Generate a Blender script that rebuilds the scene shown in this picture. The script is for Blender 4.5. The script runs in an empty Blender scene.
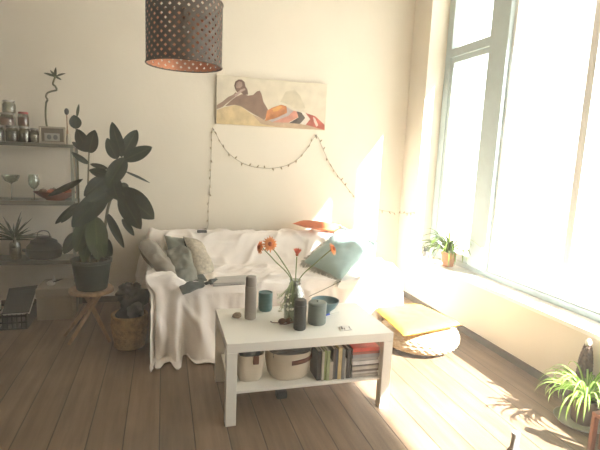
import bpy, math, random
from mathutils import Vector as V, Matrix, noise
random.seed(7)
R = random.Random(11)
SC = bpy.context.scene
COL = SC.collection
PI = math.pi
rad = math.radians

# ------------------------------------------------------------------ camera geometry
F, H = 466.0, 1.41
YV = V((-136, -77, F)).normalized()
XV = V((1600, 0, F)).normalized()
XV = (XV - YV * XV.dot(YV)).normalized()
UV = YV.cross(XV).normalized()
if UV.y > 0: UV = -UV
CAM = V((0, 0, H))
def ray(x, y):
    r = V((x - 300, y - 225, F)); return V((r.dot(XV), r.dot(YV), r.dot(UV)))
def aY(x, y, Y):
    r = ray(x, y); return CAM + r * (Y / r.y)
def aX(x, y, X):
    r = ray(x, y); return CAM + r * (X / r.x)
def aZ(x, y, Z):
    r = ray(x, y); return CAM + r * ((Z - H) / r.z)

cam = bpy.data.cameras.new('camera'); co = bpy.data.objects.new('camera', cam); COL.objects.link(co)
cam.sensor_width = 36; cam.lens = F / 600 * 36; cam.clip_start = .02
right = V((XV.x, YV.x, UV.x)); down = V((XV.y, YV.y, UV.y)); fwd = V((XV.z, YV.z, UV.z))
m = Matrix((right, -down, -fwd)).transposed().to_4x4(); m.translation = CAM
co.matrix_world = m
SC.camera = co

# ------------------------------------------------------------------ materials
MATS = {}
def newmat(name):
    mt = bpy.data.materials.new(name); mt.use_nodes = True
    MATS[name] = mt
    return mt, mt.node_tree, mt.node_tree.nodes['Principled BSDF']
def N(nt, kind, **kw):
    n = nt.nodes.new(kind)
    for k, v in kw.items():
        if k in n.inputs: n.inputs[k].default_value = v
        else: setattr(n, k, v)
    return n
def mat(name, c, rough=.6, var=.12, scale=12, bump=.0, bscale=60, metal=0, sheen=0, transl=0, stretch=(1, 1, 1), spec=.3, coat=0):
    mt, nt, b = newmat(name)
    tc = N(nt, 'ShaderNodeTexCoord'); mp = N(nt, 'ShaderNodeMapping'); mp.inputs['Scale'].default_value = stretch
    nt.links.new(tc.outputs['Object'], mp.inputs['Vector'])
    nz = N(nt, 'ShaderNodeTexNoise', Scale=scale, Detail=5.0)
    nt.links.new(mp.outputs[0], nz.inputs['Vector'])
    rp = N(nt, 'ShaderNodeValToRGB')
    rp.color_ramp.elements[0].position = .3; rp.color_ramp.elements[1].position = .7
    rp.color_ramp.elements[0].color = (*[x * (1 - var) for x in c], 1)
    rp.color_ramp.elements[1].color = (*[min(1, x * (1 + var)) for x in c], 1)
    nt.links.new(nz.outputs['Fac'], rp.inputs['Fac'])
    nt.links.new(rp.outputs[0], b.inputs['Base Color'])
    b.inputs['Roughness'].default_value = rough; b.inputs['Metallic'].default_value = metal
    b.inputs['Specular IOR Level'].default_value = spec
    if sheen: b.inputs['Sheen Weight'].default_value = sheen
    if coat: b.inputs['Coat Weight'].default_value = coat
    if bump:
        n2 = N(nt, 'ShaderNodeTexNoise', Scale=bscale, Detail=4.0)
        nt.links.new(mp.outputs[0], n2.inputs['Vector'])
        bp = N(nt, 'ShaderNodeBump', Strength=bump, Distance=.01)
        nt.links.new(n2.outputs['Fac'], bp.inputs['Height']); nt.links.new(bp.outputs[0], b.inputs['Normal'])
    if transl:
        tr = N(nt, 'ShaderNodeBsdfTranslucent'); nt.links.new(rp.outputs[0], tr.inputs['Color'])
        mx = N(nt, 'ShaderNodeMixShader', Fac=transl)
        out = nt.nodes['Material Output']
        nt.links.new(b.outputs[0], mx.inputs[1]); nt.links.new(tr.outputs[0], mx.inputs[2]); nt.links.new(mx.outputs[0], out.inputs['Surface'])
    return mt
def glassmat(name, tint=(.95, .97, .95), base=.08, edge=.5, rough=.03):
    mt, nt, b = newmat(name); out = nt.nodes['Material Output']; nt.nodes.remove(b)
    t = N(nt, 'ShaderNodeBsdfTransparent'); t.inputs['Color'].default_value = (*tint, 1)
    g = N(nt, 'ShaderNodeBsdfGlossy', Roughness=rough)
    lw = N(nt, 'ShaderNodeLayerWeight', Blend=.35)
    mr = N(nt, 'ShaderNodeMapRange'); mr.inputs['To Min'].default_value = base; mr.inputs['To Max'].default_value = edge
    nt.links.new(lw.outputs['Facing'], mr.inputs['Value'])
    mx = N(nt, 'ShaderNodeMixShader')
    nt.links.new(mr.outputs[0], mx.inputs[0]); nt.links.new(t.outputs[0], mx.inputs[1]); nt.links.new(g.outputs[0], mx.inputs[2])
    nt.links.new(mx.outputs[0], out.inputs['Surface'])
    return mt
def leafmat(name, mid, edge, transl=.3, rough=.45, stripe=.3, veins=0):
    """leaf with a stripe of another colour along its middle (u across the blade)"""
    mt, nt, b = newmat(name); out = nt.nodes['Material Output']
    uv = N(nt, 'ShaderNodeUVMap'); sp = N(nt, 'ShaderNodeSeparateXYZ'); nt.links.new(uv.outputs[0], sp.inputs[0])
    m1 = N(nt, 'ShaderNodeMath', operation='SUBTRACT'); m1.inputs[1].default_value = .5; nt.links.new(sp.outputs['X'], m1.inputs[0])
    m2 = N(nt, 'ShaderNodeMath', operation='ABSOLUTE'); nt.links.new(m1.outputs[0], m2.inputs[0])
    rp = N(nt, 'ShaderNodeValToRGB'); e = rp.color_ramp.elements
    e[0].position = stripe * .5 - .04 if stripe > .1 else 0; e[0].color = (*mid, 1); e[1].position = stripe * .5 + .04; e[1].color = (*edge, 1)
    nt.links.new(m2.outputs[0], rp.inputs[0])
    nz = N(nt, 'ShaderNodeTexNoise', Scale=9.0); tc = N(nt, 'ShaderNodeTexCoord'); nt.links.new(tc.outputs['Object'], nz.inputs['Vector'])
    hs = N(nt, 'ShaderNodeHueSaturation'); nt.links.new(rp.outputs[0], hs.inputs['Color'])
    mr = N(nt, 'ShaderNodeMapRange'); mr.inputs['To Min'].default_value = .7; mr.inputs['To Max'].default_value = 1.3
    nt.links.new(nz.outputs['Fac'], mr.inputs['Value']); nt.links.new(mr.outputs[0], hs.inputs['Value'])
    nt.links.new(hs.outputs[0], b.inputs['Base Color']); b.inputs['Roughness'].default_value = rough; b.inputs['Specular IOR Level'].default_value = .2
    tr = N(nt, 'ShaderNodeBsdfTranslucent'); nt.links.new(hs.outputs[0], tr.inputs['Color'])
    mx = N(nt, 'ShaderNodeMixShader', Fac=transl)
    nt.links.new(b.outputs[0], mx.inputs[1]); nt.links.new(tr.outputs[0], mx.inputs[2]); nt.links.new(mx.outputs[0], out.inputs['Surface'])
    return mt

def floor_mat():
    mt, nt, b = newmat('worn_floorboards')
    tc = N(nt, 'ShaderNodeTexCoord'); sp = N(nt, 'ShaderNodeSeparateXYZ'); nt.links.new(tc.outputs['Object'], sp.inputs[0])
    a = N(nt, 'ShaderNodeMath', operation='SUBTRACT'); a.inputs[1].default_value = .312 - 20 * .167; nt.links.new(sp.outputs['X'], a.inputs[0])
    d = N(nt, 'ShaderNodeMath', operation='DIVIDE'); d.inputs[1].default_value = .167; nt.links.new(a.outputs[0], d.inputs[0])
    fl = N(nt, 'ShaderNodeMath', operation='FLOOR'); nt.links.new(d.outputs[0], fl.inputs[0])
    fr = N(nt, 'ShaderNodeMath', operation='FRACT'); nt.links.new(d.outputs[0], fr.inputs[0])
    wn = N(nt, 'ShaderNodeTexWhiteNoise', noise_dimensions='1D'); nt.links.new(fl.outputs[0], wn.inputs['W'])
    # grain: noise stretched along the boards, shifted per board
    cm = N(nt, 'ShaderNodeCombineXYZ')
    sx = N(nt, 'ShaderNodeMath', operation='MULTIPLY'); sx.inputs[1].default_value = 22; nt.links.new(sp.outputs['X'], sx.inputs[0])
    sy = N(nt, 'ShaderNodeMath', operation='MULTIPLY_ADD'); sy.inputs[1].default_value = 1.6; nt.links.new(sp.outputs['Y'], sy.inputs[0])
    s7 = N(nt, 'ShaderNodeMath', operation='MULTIPLY'); s7.inputs[1].default_value = 37; nt.links.new(wn.outputs['Value'], s7.inputs[0])
    nt.links.new(s7.outputs[0], sy.inputs[2])
    nt.links.new(sx.outputs[0], cm.inputs[0]); nt.links.new(sy.outputs[0], cm.inputs[1])
    g = N(nt, 'ShaderNodeTexNoise', Scale=1.0, Detail=6.0, Roughness=.6); nt.links.new(cm.outputs[0], g.inputs['Vector'])
    blot = N(nt, 'ShaderNodeTexNoise', Scale=2.6, Detail=4.0); nt.links.new(tc.outputs['Object'], blot.inputs['Vector'])
    knot = N(nt, 'ShaderNodeTexVoronoi', Scale=2.1); nt.links.new(tc.outputs['Object'], knot.inputs['Vector'])
    kr = N(nt, 'ShaderNodeMapRange'); kr.inputs['From Min'].default_value = .02; kr.inputs['From Max'].default_value = .075; kr.inputs['To Min'].default_value = .6; kr.inputs['To Max'].default_value = 1
    nt.links.new(knot.outputs['Distance'], kr.inputs['Value'])
    rp = N(nt, 'ShaderNodeValToRGB'); e = rp.color_ramp.elements
    e[0].position = .25; e[0].color = (.136, .085, .048, 1); e[1].position = .78; e[1].color = (.285, .185, .110, 1)
    nt.links.new(g.outputs['Fac'], rp.inputs[0])
    hs = N(nt, 'ShaderNodeHueSaturation', Saturation=.95); nt.links.new(rp.outputs[0], hs.inputs['Color'])
    v = N(nt, 'ShaderNodeMapRange'); v.inputs['To Min'].default_value = .86; v.inputs['To Max'].default_value = 1.12; nt.links.new(wn.outputs['Value'], v.inputs['Value'])
    v2 = N(nt, 'ShaderNodeMapRange'); v2.inputs['From Min'].default_value = .3; v2.inputs['From Max'].default_value = .7; v2.inputs['To Min'].default_value = .85; v2.inputs['To Max'].default_value = 1.12; nt.links.new(blot.outputs['Fac'], v2.inputs['Value'])
    mm = N(nt, 'ShaderNodeMath', operation='MULTIPLY'); nt.links.new(v.outputs[0], mm.inputs[0]); nt.links.new(v2.outputs[0], mm.inputs[1])
    m3 = N(nt, 'ShaderNodeMath', operation='MULTIPLY'); nt.links.new(mm.outputs[0], m3.inputs[0]); nt.links.new(kr.outputs[0], m3.inputs[1])
    # seam between boards
    c1 = N(nt, 'ShaderNodeMath', operation='SUBTRACT'); c1.inputs[1].default_value = .5; nt.links.new(fr.outputs[0], c1.inputs[0])
    c2 = N(nt, 'ShaderNodeMath', operation='ABSOLUTE'); nt.links.new(c1.outputs[0], c2.inputs[0])
    se = N(nt, 'ShaderNodeMapRange'); se.inputs['From Min'].default_value = .478; se.inputs['From Max'].default_value = .494; se.inputs['To Min'].default_value = 1; se.inputs['To Max'].default_value = .22
    nt.links.new(c2.outputs[0], se.inputs['Value'])
    m4 = N(nt, 'ShaderNodeMath', operation='MULTIPLY'); nt.links.new(m3.outputs[0], m4.inputs[0]); nt.links.new(se.outputs[0], m4.inputs[1])
    nt.links.new(m4.outputs[0], hs.inputs['Value'])
    nt.links.new(hs.outputs[0], b.inputs['Base Color'])
    b.inputs['Roughness'].default_value = .5
    bp = N(nt, 'ShaderNodeBump', Strength=.5, Distance=.006); nt.links.new(se.outputs[0], bp.inputs['Height']); nt.links.new(bp.outputs[0], b.inputs['Normal'])
    return mt

plaster = mat('white_plaster', (.745, .685, .575), .85, .03, 3, .12, 25)
ceilm = mat('ceiling_darkened', (.36, .33, .28), .9, .02, 3)  # ceiling colour darkened to cut the light it bounces down
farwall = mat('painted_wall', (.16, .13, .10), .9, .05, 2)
floorm = floor_mat()
sillm = mat('sill_white', (.86, .83, .77), .5, .03, 8)
framem = mat('window_frame_paint', (.44, .53, .54), .5, .05, 10)
washedf = mat('sash_washed_out', (.80, .80, .78), .5, .03, 10)  # same frame paint, whitened to imitate glare washing it out
skirt = mat('dark_skirting', (.10, .08, .06), .6, .2, 10)
panem = glassmat('window_glass', (.97, .98, .97), .03, .25)
glassm = glassmat('clear_glass', (.86, .90, .86), .07, .55)
vaseg = glassmat('vase_glass', (.70, .74, .68), .09, .6)
jarglass = glassmat('jar_glass', (.80, .80, .74), .10, .55)
lackm = mat('white_lacquer', (.86, .84, .77), .38, .02, 5, spec=.5)
clothm = mat('cream_throw', (.87, .80, .735), .55, .05, 4, .15, 120, sheen=.3)
sofam = mat('sofa_cover', (.75, .70, .62), .8, .04, 8, .2, 200)
greyp = mat('grey_beige_cotton', (.30, .27, .225), .85, .12, 7, .3, 180)
greenp = mat('grey_green_cotton', (.17, .18, .15), .85, .15, 7, .3, 180)
darkp = mat('charcoal_cotton', (.075, .085, .082), .85, .15, 8, .3, 180)
creamp = mat('cream_knit', (.48, .43, .34), .9, .25, 45, .6, 90)
tealp = mat('pale_teal_velvet', (.36, .50, .48), .8, .06, 6, .2, 160, sheen=.5)
orangep = mat('orange_cotton', (.60, .17, .07), .8, .1, 10, .2, 160)
yellowp = mat('mustard_yellow_cotton', (.62, .37, .055), .8, .06, 6, .25, 140)
woodm = mat('pale_wood', (.42, .27, .15), .5, .2, 6, .1, 40, stretch=(6, 6, 1))
woodr = mat('reddish_wood', (.30, .13, .07), .5, .25, 6, .1, 40, stretch=(8, 8, 1))
wickerm = mat('wicker', (.42, .26, .12), .7, .3, 30, .3, 70)
rushm = mat('pale_rush', (.50, .40, .26), .75, .2, 30, .3, 70)
potm = mat('dark_plant_pot', (.025, .03, .024), .5, .2, 8)
terram = mat('terracotta', (.48, .20, .10), .8, .15, 9)
brownpot = mat('brown_pot', (.16, .10, .06), .6, .2, 9)
soilm = mat('soil', (.05, .035, .02), 1, .4, 60, .6, 80)
stemm = mat('plant_stem', (.13, .11, .06), .7, .25, 20)
stemg = mat('green_stem', (.22, .27, .10), .6, .2, 20)
rubleaf = leafmat('rubber_leaf', (.04, .05, .024), (.014, .021, .012), .06, .5, .06)
rubleafl = leafmat('rubber_leaf_lighter', (.08, .10, .04), (.045, .06, .024), .15, .5, .06)
spidl = leafmat('spider_leaf', (.62, .72, .28), (.22, .40, .05), .42, .45, .34)
spidb = leafmat('spider_leaf_sun_darkened', (.20, .28, .05), (.07, .15, .012), .30, .45, .4)  # leaf colour darkened to keep it green under the strong sun
plantlet = mat('plantlet_sun_whitened', (.82, .84, .66), .5, .1, 20, transl=.3)  # pale colour carries the sunlight that whitens the plantlets
spikel = leafmat('spiky_leaf', (.07, .08, .035), (.035, .045, .02), .1, .5, .3)
bamm = mat('bamboo_stem', (.12, .12, .055), .5, .2, 30)
shelfm = mat('grey_glass_shelf', (.16, .155, .12), .35, .08, 6)
postm = mat('grey_post', (.22, .22, .17), .4, .08, 10)
blackm = mat('black_iron', (.014, .013, .012), .45, .2, 20)
darkm = mat('dark_grey_plastic', (.05, .05, .047), .5, .15, 20)
whitem = mat('white_ceramic', (.78, .75, .68), .4, .04, 10)
boxm = mat('pale_box_card', (.40, .35, .27), .7, .06, 6)
redm = mat('dark_red_bowl', (.15, .03, .02), .4, .2, 12)
fruitm = mat('orange_red_skin', (.45, .10, .04), .4, .25, 12)
fruito = mat('orange_skin', (.55, .20, .06), .5, .2, 12)
fruitd = mat('brown_skin', (.18, .09, .05), .6, .25, 12)
steelm = mat('grey_flask_enamel', (.34, .30, .26), .4, .06, 10)
mugm = mat('teal_glaze', (.09, .19, .19), .35, .15, 12)
bowlm = mat('blue_grey_glaze', (.14, .235, .25), .35, .12, 12)
candm = mat('grey_green_glaze', (.20, .23, .205), .5, .12, 14)
bottlem = mat('matte_charcoal', (.055, .055, .05), .5, .1, 10)
greybot = mat('grey_glaze_bottle', (.30, .29, .28), .45, .1, 12)
petalo = mat('orange_petals', (.78, .30, .10), .7, .2, 25, transl=.3)
petalp = mat('coral_petals', (.70, .17, .10), .7, .2, 25, transl=.3)
petald = mat('flower_centre', (.45, .13, .06), .8, .3, 60)
blossom = mat('white_blossom', (.82, .80, .68), .8, .05, 20, transl=.3)
sprigg = mat('grey_green_foliage', (.30, .33, .20), .7, .2, 20, transl=.3)
leatherm = mat('brown_leather', (.16, .06, .035), .6, .2, 20)
feltm = mat('cream_felt', (.66, .58, .46), .9, .05, 12, .2, 160)
metalm = mat('brushed_metal', (.5, .48, .45), .3, .05, 12, metal=1)
copperm = mat('copper_lining', (.58, .24, .13), .4, .1, 12, metal=.6)
lampm = mat('dark_bronze_shade', (.055, .036, .024), .5, .1, 12)
wirem = mat('thin_brown_wire', (.22, .17, .10), .6, .1, 12)
bulbm = mat('tiny_bulbs', (.36, .28, .16), .3, .1, 12)
brownm = mat('tortoise_brown', (.16, .075, .045), .35, .3, 30)
bluem = mat('blue_plastic', (.05, .12, .55), .4, .05, 10)
laptopm = mat('pale_grey_plastic', (.46, .44, .41), .45, .05, 10)
printm = mat('printed_card', (.78, .76, .72), .5, .04, 10)
inkm = mat('dark_print', (.12, .11, .11), .6, .1, 10)
clothesd = mat('dark_clothes', (.028, .027, .026), .95, .35, 9, .4, 60)
clothesl = mat('grey_clothes', (.13, .12, .11), .95, .3, 14, .4, 60)
greycl = mat('grey_cloth', (.17, .165, .155), .9, .15, 12, .3, 120)
bluecl = mat('blue_grey_pouch', (.10, .115, .12), .8, .2, 12, .2, 120)
pagem = mat('paper', (.70, .66, .58), .9, .06, 40)
cablem = mat('pale_cable', (.62, .58, .52), .5, .05, 10)
canvasm = mat('canvas_ground', (.64, .575, .45), .9, .09, 9, .15, 150)
cactusm = mat('brown_cactus', (.11, .065, .045), .9, .35, 60, .6, 90)

# ------------------------------------------------------------------ mesh helper
ORG = {}
class MB:
    def __init__(s): s.v = []; s.f = []; s.uv = {}
    def add(s, vs, fs, uvs=None):
        o = len(s.v); s.v += [V(p) for p in vs]; s.f += [tuple(i + o for i in f) for f in fs]
        if uvs:
            for i, u in enumerate(uvs): s.uv[o + i] = u
        return s
    def box(s, x0, x1, y0, y1, z0, z1, M=None):
        vs = [V((x, y, z)) for z in (z0, z1) for y in (y0, y1) for x in (x0, x1)]
        if M: vs = [M @ p for p in vs]
        return s.add(vs, [(0, 2, 3, 1), (4, 5, 7, 6), (0, 1, 5, 4), (2, 6, 7, 3), (0, 4, 6, 2), (1, 3, 7, 5)])
    def tube(s, pts, r, n=8, cap=True):
        pts = [V(p) for p in pts]; k = len(pts)
        rs = r if isinstance(r, (list, tuple)) else [r] * k
        t0 = (pts[1] - pts[0]).normalized()
        a = t0.orthogonal().normalized(); vs = []; fs = []
        for i, p in enumerate(pts):
            t = (pts[min(i + 1, k - 1)] - pts[max(i - 1, 0)])
            t = t.normalized() if t.length > 1e-9 else t0
            a = (a - t * a.dot(t)); a = a.normalized() if a.length > 1e-6 else t.orthogonal().normalized()
            b = t.cross(a)
            for j in range(n):
                w = 2 * PI * j / n; vs.append(p + (a * math.cos(w) + b * math.sin(w)) * rs[i])
        for i in range(k - 1):
            for j in range(n):
                j2 = (j + 1) % n; fs.append((i * n + j, i * n + j2, (i + 1) * n + j2, (i + 1) * n + j))
        if cap: fs.append(tuple(range(n))[::-1]); fs.append(tuple((k - 1) * n + j for j in range(n)))
        return s.add(vs, fs)
    def lathe(s, prof, c=(0, 0, 0), n=32, M=None, sx=1, sy=1):
        c = V(c); vs = []; fs = []; k = len(prof)
        for (r, z) in prof:
            for j in range(n):
                w = 2 * PI * j / n; p = V((r * math.cos(w) * sx, r * math.sin(w) * sy, z))
                vs.append((M @ p if M else p) + c)
        for i in range(k - 1):
            for j in range(n):
                j2 = (j + 1) % n; fs.append((i * n + j, i * n + j2, (i + 1) * n + j2, (i + 1) * n + j))
        if prof[0][0] > 1e-5: fs.append(tuple(range(n))[::-1])
        if prof[-1][0] > 1e-5: fs.append(tuple((k - 1) * n + j for j in range(n)))
        return s.add(vs, fs)
    def shell(s, prof, c=(0, 0, 0), n=32, t=.003, sx=1, sy=1):
        """open vessel: outside profile, then the inside back down"""
        ins = [(max(r - t, 0), z) for r, z in prof][::-1]
        ins[-1] = (ins[-1][0], prof[0][1] + t)
        return s.lathe([(0.0, prof[0][1])] + prof + ins + [(0.0, prof[0][1] + t)], c, n, None, sx, sy)
    def grid(s, fn, nu, nv, wrap=False):
        vs = []; fs = []; uvs = []; m_ = nu if wrap else nu + 1
        for j in range(nv + 1):
            for i in range(m_):
                vs.append(V(fn(i / nu, j / nv))); uvs.append((i / nu, j / nv))
        for j in range(nv):
            for i in range(nu):
                i2 = (i + 1) % m_ if wrap else i + 1
                fs.append((j * m_ + i, j * m_ + i2, (j + 1) * m_ + i2, (j + 1) * m_ + i))
        return s.add(vs, fs, uvs)
    def ball(s, c, r, n=16, m_=10, rough=0, seed=0):
        rx, ry, rz = r if isinstance(r, (tuple, list)) else (r, r, r); c = V(c)
        def fn(u, v):
            a = 2 * PI * u; b = PI * (v - .5)
            d = V((math.cos(b) * math.cos(a), math.cos(b) * math.sin(a), math.sin(b)))
            k = 1 + (rough * noise.noise(d * 1.7 + V((seed, seed * 2, 0))) if rough else 0)
            return c + V((d.x * rx, d.y * ry, d.z * rz)) * k
        return s.grid(fn, n, m_, True)
    def build(s, name, mt, parent=None, org=None, smooth=40, bevel=0, solid=0, offset=0):
        base = V(org) if org is not None else (ORG[parent] if parent else V((0, 0, 0)))
        me = bpy.data.meshes.new(name)
        me.from_pydata([p - base for p in s.v], [], s.f); me.update()
        o = bpy.data.objects.new(name, me); COL.objects.link(o)
        me.materials.append(mt)
        if s.uv:
            ul = me.uv_layers.new(name='UVMap')
            for lp in me.loops: ul.data[lp.index].uv = s.uv.get(lp.vertex_index, (0, 0))
        if smooth:
            for p in me.polygons: p.use_smooth = True
            me.set_sharp_from_angle(angle=rad(smooth))
        if parent: o.parent = parent
        else: o.location = base
        ORG[o] = base
        if bevel:
            bm_ = o.modifiers.new('bevel', 'BEVEL'); bm_.width = bevel; bm_.segments = 2; bm_.limit_method = 'ANGLE'; bm_.angle_limit = rad(50)
        if solid:
            sm_ = o.modifiers.new('solidify', 'SOLIDIFY'); sm_.thickness = solid; sm_.offset = offset
        return o
def tag(o, label, cat, group=None, kind=None):
    if label: o['label'] = label
    if cat: o['category'] = cat
    if group: o['group'] = group
    if kind: o['kind'] = kind
    return o
def thing(name, loc, label, cat, group=None):
    o = bpy.data.objects.new(name, None); COL.objects.link(o); o.location = V(loc); o.empty_display_size = .05
    ORG[o] = V(loc); return tag(o, label, cat, group)
def struct(o, label=None, cat=None):
    o['kind'] = 'structure'
    if label: o['label'] = label
    if cat: o['category'] = cat
    return o
def curve(pts, n=8):
    """smooth path through points (Catmull-Rom)"""
    pts = [V(p) for p in pts]; out = []
    P = [pts[0] * 2 - pts[1]] + pts + [pts[-1] * 2 - pts[-2]]
    for i in range(1, len(P) - 2):
        a, b, c, d = P[i - 1:i + 3]
        for k in range(n):
            t = k / n
            out.append(.5 * ((2 * b) + (c - a) * t + (2 * a - 5 * b + 4 * c - d) * t * t + (3 * b - a - 3 * c + d) * t ** 3))
    out.append(pts[-1]); return out
def sm(a, b, x):
    t = max(0, min(1, (x - a) / (b - a))); return t * t * (3 - 2 * t)
def lerp(a, b, t): return a + (b - a) * t

# ------------------------------------------------------------------ room
XL, XR, YB, YN, ZC = -1.95, 2.40, 4.42, -1.3, 3.15
WT = .27                                  # right wall thickness
WY0, WY1, WZ0, WZ1 = -1.0, 4.09, .46, 2.95  # window opening
struct(MB().box(XL - .1, XR + WT, YN - .1, YB + .1, -.1, 0).build('floor', floorm, org=(0, 0, 0), smooth=0), 'worn grey-brown floorboards', 'floor')
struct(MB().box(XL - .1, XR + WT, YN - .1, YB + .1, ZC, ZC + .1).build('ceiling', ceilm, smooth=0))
struct(MB().box(XL - .1, XR + WT, YB, YB + .1, 0, ZC).build('wall_back', plaster, smooth=0), 'off-white plaster wall behind the sofa', 'wall')
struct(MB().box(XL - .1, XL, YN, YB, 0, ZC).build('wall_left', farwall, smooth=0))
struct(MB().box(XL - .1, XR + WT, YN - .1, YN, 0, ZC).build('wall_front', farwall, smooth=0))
w = MB()
w.box(XR, XR + WT, YN, YB, 0, WZ0 - .03)
w.box(XR, XR + WT, WY1, YB, WZ0 - .03, ZC)
w.box(XR, XR + WT, YN, WY0, WZ0 - .03, ZC)
w.box(XR, XR + WT, WY0, WY1, WZ1, ZC)
struct(w.build('wall_right', plaster, smooth=0), 'off-white wall with the tall window', 'wall')
struct(MB().box(XR - .018, XR, YN, YB, 0, .055).build('baseboard_right', skirt, smooth=0, bevel=.004))
struct(MB().box(XL, XR - .018, YB - .018, YB, 0, .055).build('baseboard_back', skirt, smooth=0, bevel=.004))
# window
win = bpy.data.objects.new('window_1', None); COL.objects.link(win); win.location = (XR + .2, 2.1, WZ0); ORG[win] = V((XR + .2, 2.1, WZ0))
struct(win, 'tall white-lit window in grey frames along the right wall', 'window')
MB().box(XR - .012, XR + .22, WY0, WY1, WZ0 - .03, WZ0).build('sill', sillm, win, smooth=0, bevel=.004)
fx0, fx1 = XR + .185, XR + .25
fr = MB()
fr.box(fx0, fx1, WY1 - .09, WY1, WZ0, WZ1).box(fx0, fx1, WY0, WY0 + .09, WZ0, WZ1)
fr.box(fx0, fx1, WY0 + .09, WY1 - .09, WZ0, WZ0 + .05).box(fx0, fx1, WY0 + .09, WY1 - .09, WZ1 - .08, WZ1)
fr.build('frame', framem, win, smooth=0, bevel=.004)
MUL = [(3.20, 3.42)]
for a, b in MUL: MB().box(fx0 - .03, fx1, a, b, WZ0 + .05, WZ1 - .08).build('mullion', framem, win, smooth=0, bevel=.006)
secs = [(3.42, WY1 - .09), (WY0 + .09, 3.20)]
for k, (a, b) in enumerate(secs):
    if k == 0: MB().box(fx0 - .01, fx1, a, b, 2.36, 2.44).build('transom', framem, win, smooth=0, bevel=.006)
    zt = 2.36 if k == 0 else WZ1 - .08
    subs = [(a, b)] if k == 0 else [(2.44, b), (a, 2.44)]
    for (c, d) in subs:
        st = .045 if k == 0 else .03
        f2 = MB().box(fx0 + .01, fx1 - .012, c, d, WZ0 + .05, WZ0 + .11).box(fx0 + .01, fx1 - .012, c, d, zt - .05, zt)
        f2.box(fx0 + .01, fx1 - .012, c, c + st, WZ0 + .11, zt - .05).box(fx0 + .01, fx1 - .012, d - st, d, WZ0 + .11, zt - .05)
        sash = f2.build('sash', framem if k == 0 else washedf, win, smooth=0, bevel=.003)
        MB().box(fx0 + .03, fx0 + .036, c + st, d - st, WZ0 + .11, zt - .05).build('pane', panem, sash, smooth=0)
    if k == 0: MB().box(fx0 + .03, fx0 + .036, a, b, 2.44, WZ1 - .08).build('pane', panem, win, smooth=0)
# outside: paving and an added unseen slab that blocks the high sun
struct(MB().box(XR + WT, 30, -30, 50, -.4, -.3).build('ground', mat('pale_paving', (.6, .57, .52), .9, .05, 3), smooth=0))
struct(MB().box(XR + WT, XR + WT + .50, 1.2, YB + .6, 3.12, 3.3).box(XR + WT, XR + WT + .75, YN - 2.5, 1.2, 3.12, 3.3).build('sun_cut_slab', ceilm, smooth=0))


# ------------------------------------------------------------------ pillow over four corners
def pillow(mb, q, t, nu=26, pinch=.05, wr=.012, seed=0, k=2.4, side=0):
    """q: corners (0,0),(1,0),(1,1),(0,1)"""
    q = [V(p) for p in q]
    nrm = ((q[1] - q[0]).cross(q[3] - q[0]) + (q[2] - q[1]).cross(q[3] - q[2])).normalized()
    c = sum(q, V()) / 4
    def fn(sg):
        def g(u, v):
            a, b = 2 * u - 1, 2 * v - 1
            uu = .5 + .5 * a * (1 - pinch * (1 - b * b) * 1.0) if True else u
            vv = .5 + .5 * b * (1 - pinch * (1 - a * a) * 1.0)
            p = q[0] * (1 - uu) * (1 - vv) + q[1] * uu * (1 - vv) + q[2] * uu * vv + q[3] * (1 - uu) * vv
            h = (max(0, 1 - abs(a) ** k) * max(0, 1 - abs(b) ** k)) ** .55
            w_ = wr * noise.noise(p * 9 + V((seed, seed, sg))) * (h ** .5) + wr * .6 * noise.noise(p * 22 + V((seed * 3, 1, sg))) * (h ** .5)
            return p + nrm * (sg * (t * .5 * h) + w_)
        return g
    if side >= 0: mb.grid(fn(1), nu, nu)
    if side <= 0:
        o = len(mb.f); mb.grid(fn(-1), nu, nu)
        mb.f[o:] = [f[::-1] for f in mb.f[o:]]
    return mb
def cushion(name, q, t, mt, label, cat='cushion', group=None, **kw):
    c = sum([V(p) for p in q], V()) / 4; c.z = min(V(p).z for p in q)
    o = pillow(MB(), q, t, **kw).build(name, mt, org=c, smooth=80)
    return tag(o, label, cat, group)

# ------------------------------------------------------------------ sofa and throw
SX0, SX1, SY0, SY1 = -.10, 1.79, 3.29, 4.30
so = thing('sofa', (.81, 3.8, 0), 'low two-seat sofa hidden under the cream throw', 'sofa')
MB().box(SX0 + .02, SX1 - .02, SY0 + .03, SY1, .10, .28).build('base', sofam, so, smooth=0, bevel=.02)
MB().box(SX0 + .17, SX1 - .17, SY0 + .02, SY1 - .2, .285, .415).build('seat_cushion', sofam, so, smooth=0, bevel=.04)
MB().box(SX0 + .17, SX1 - .17, SY1 - .19, SY1, .285, .645).build('backrest', sofam, so, smooth=0, bevel=.04)
MB().box(SX0, SX0 + .165, SY0 + .01, SY1, .285, .498).build('armrest', sofam, so, smooth=0, bevel=.04)
MB().box(SX1 - .165, SX1, SY0 + .01, SY1, .285, .498).build('armrest', sofam, so, smooth=0, bevel=.04)
for x in (SX0 + .1, SX1 - .1):
    for y in (SY0 + .1, SY1 - .1): MB().lathe([(.022, 0), (.028, .1)], (x, y, 0), 12).build('leg', woodm, so)

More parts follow.
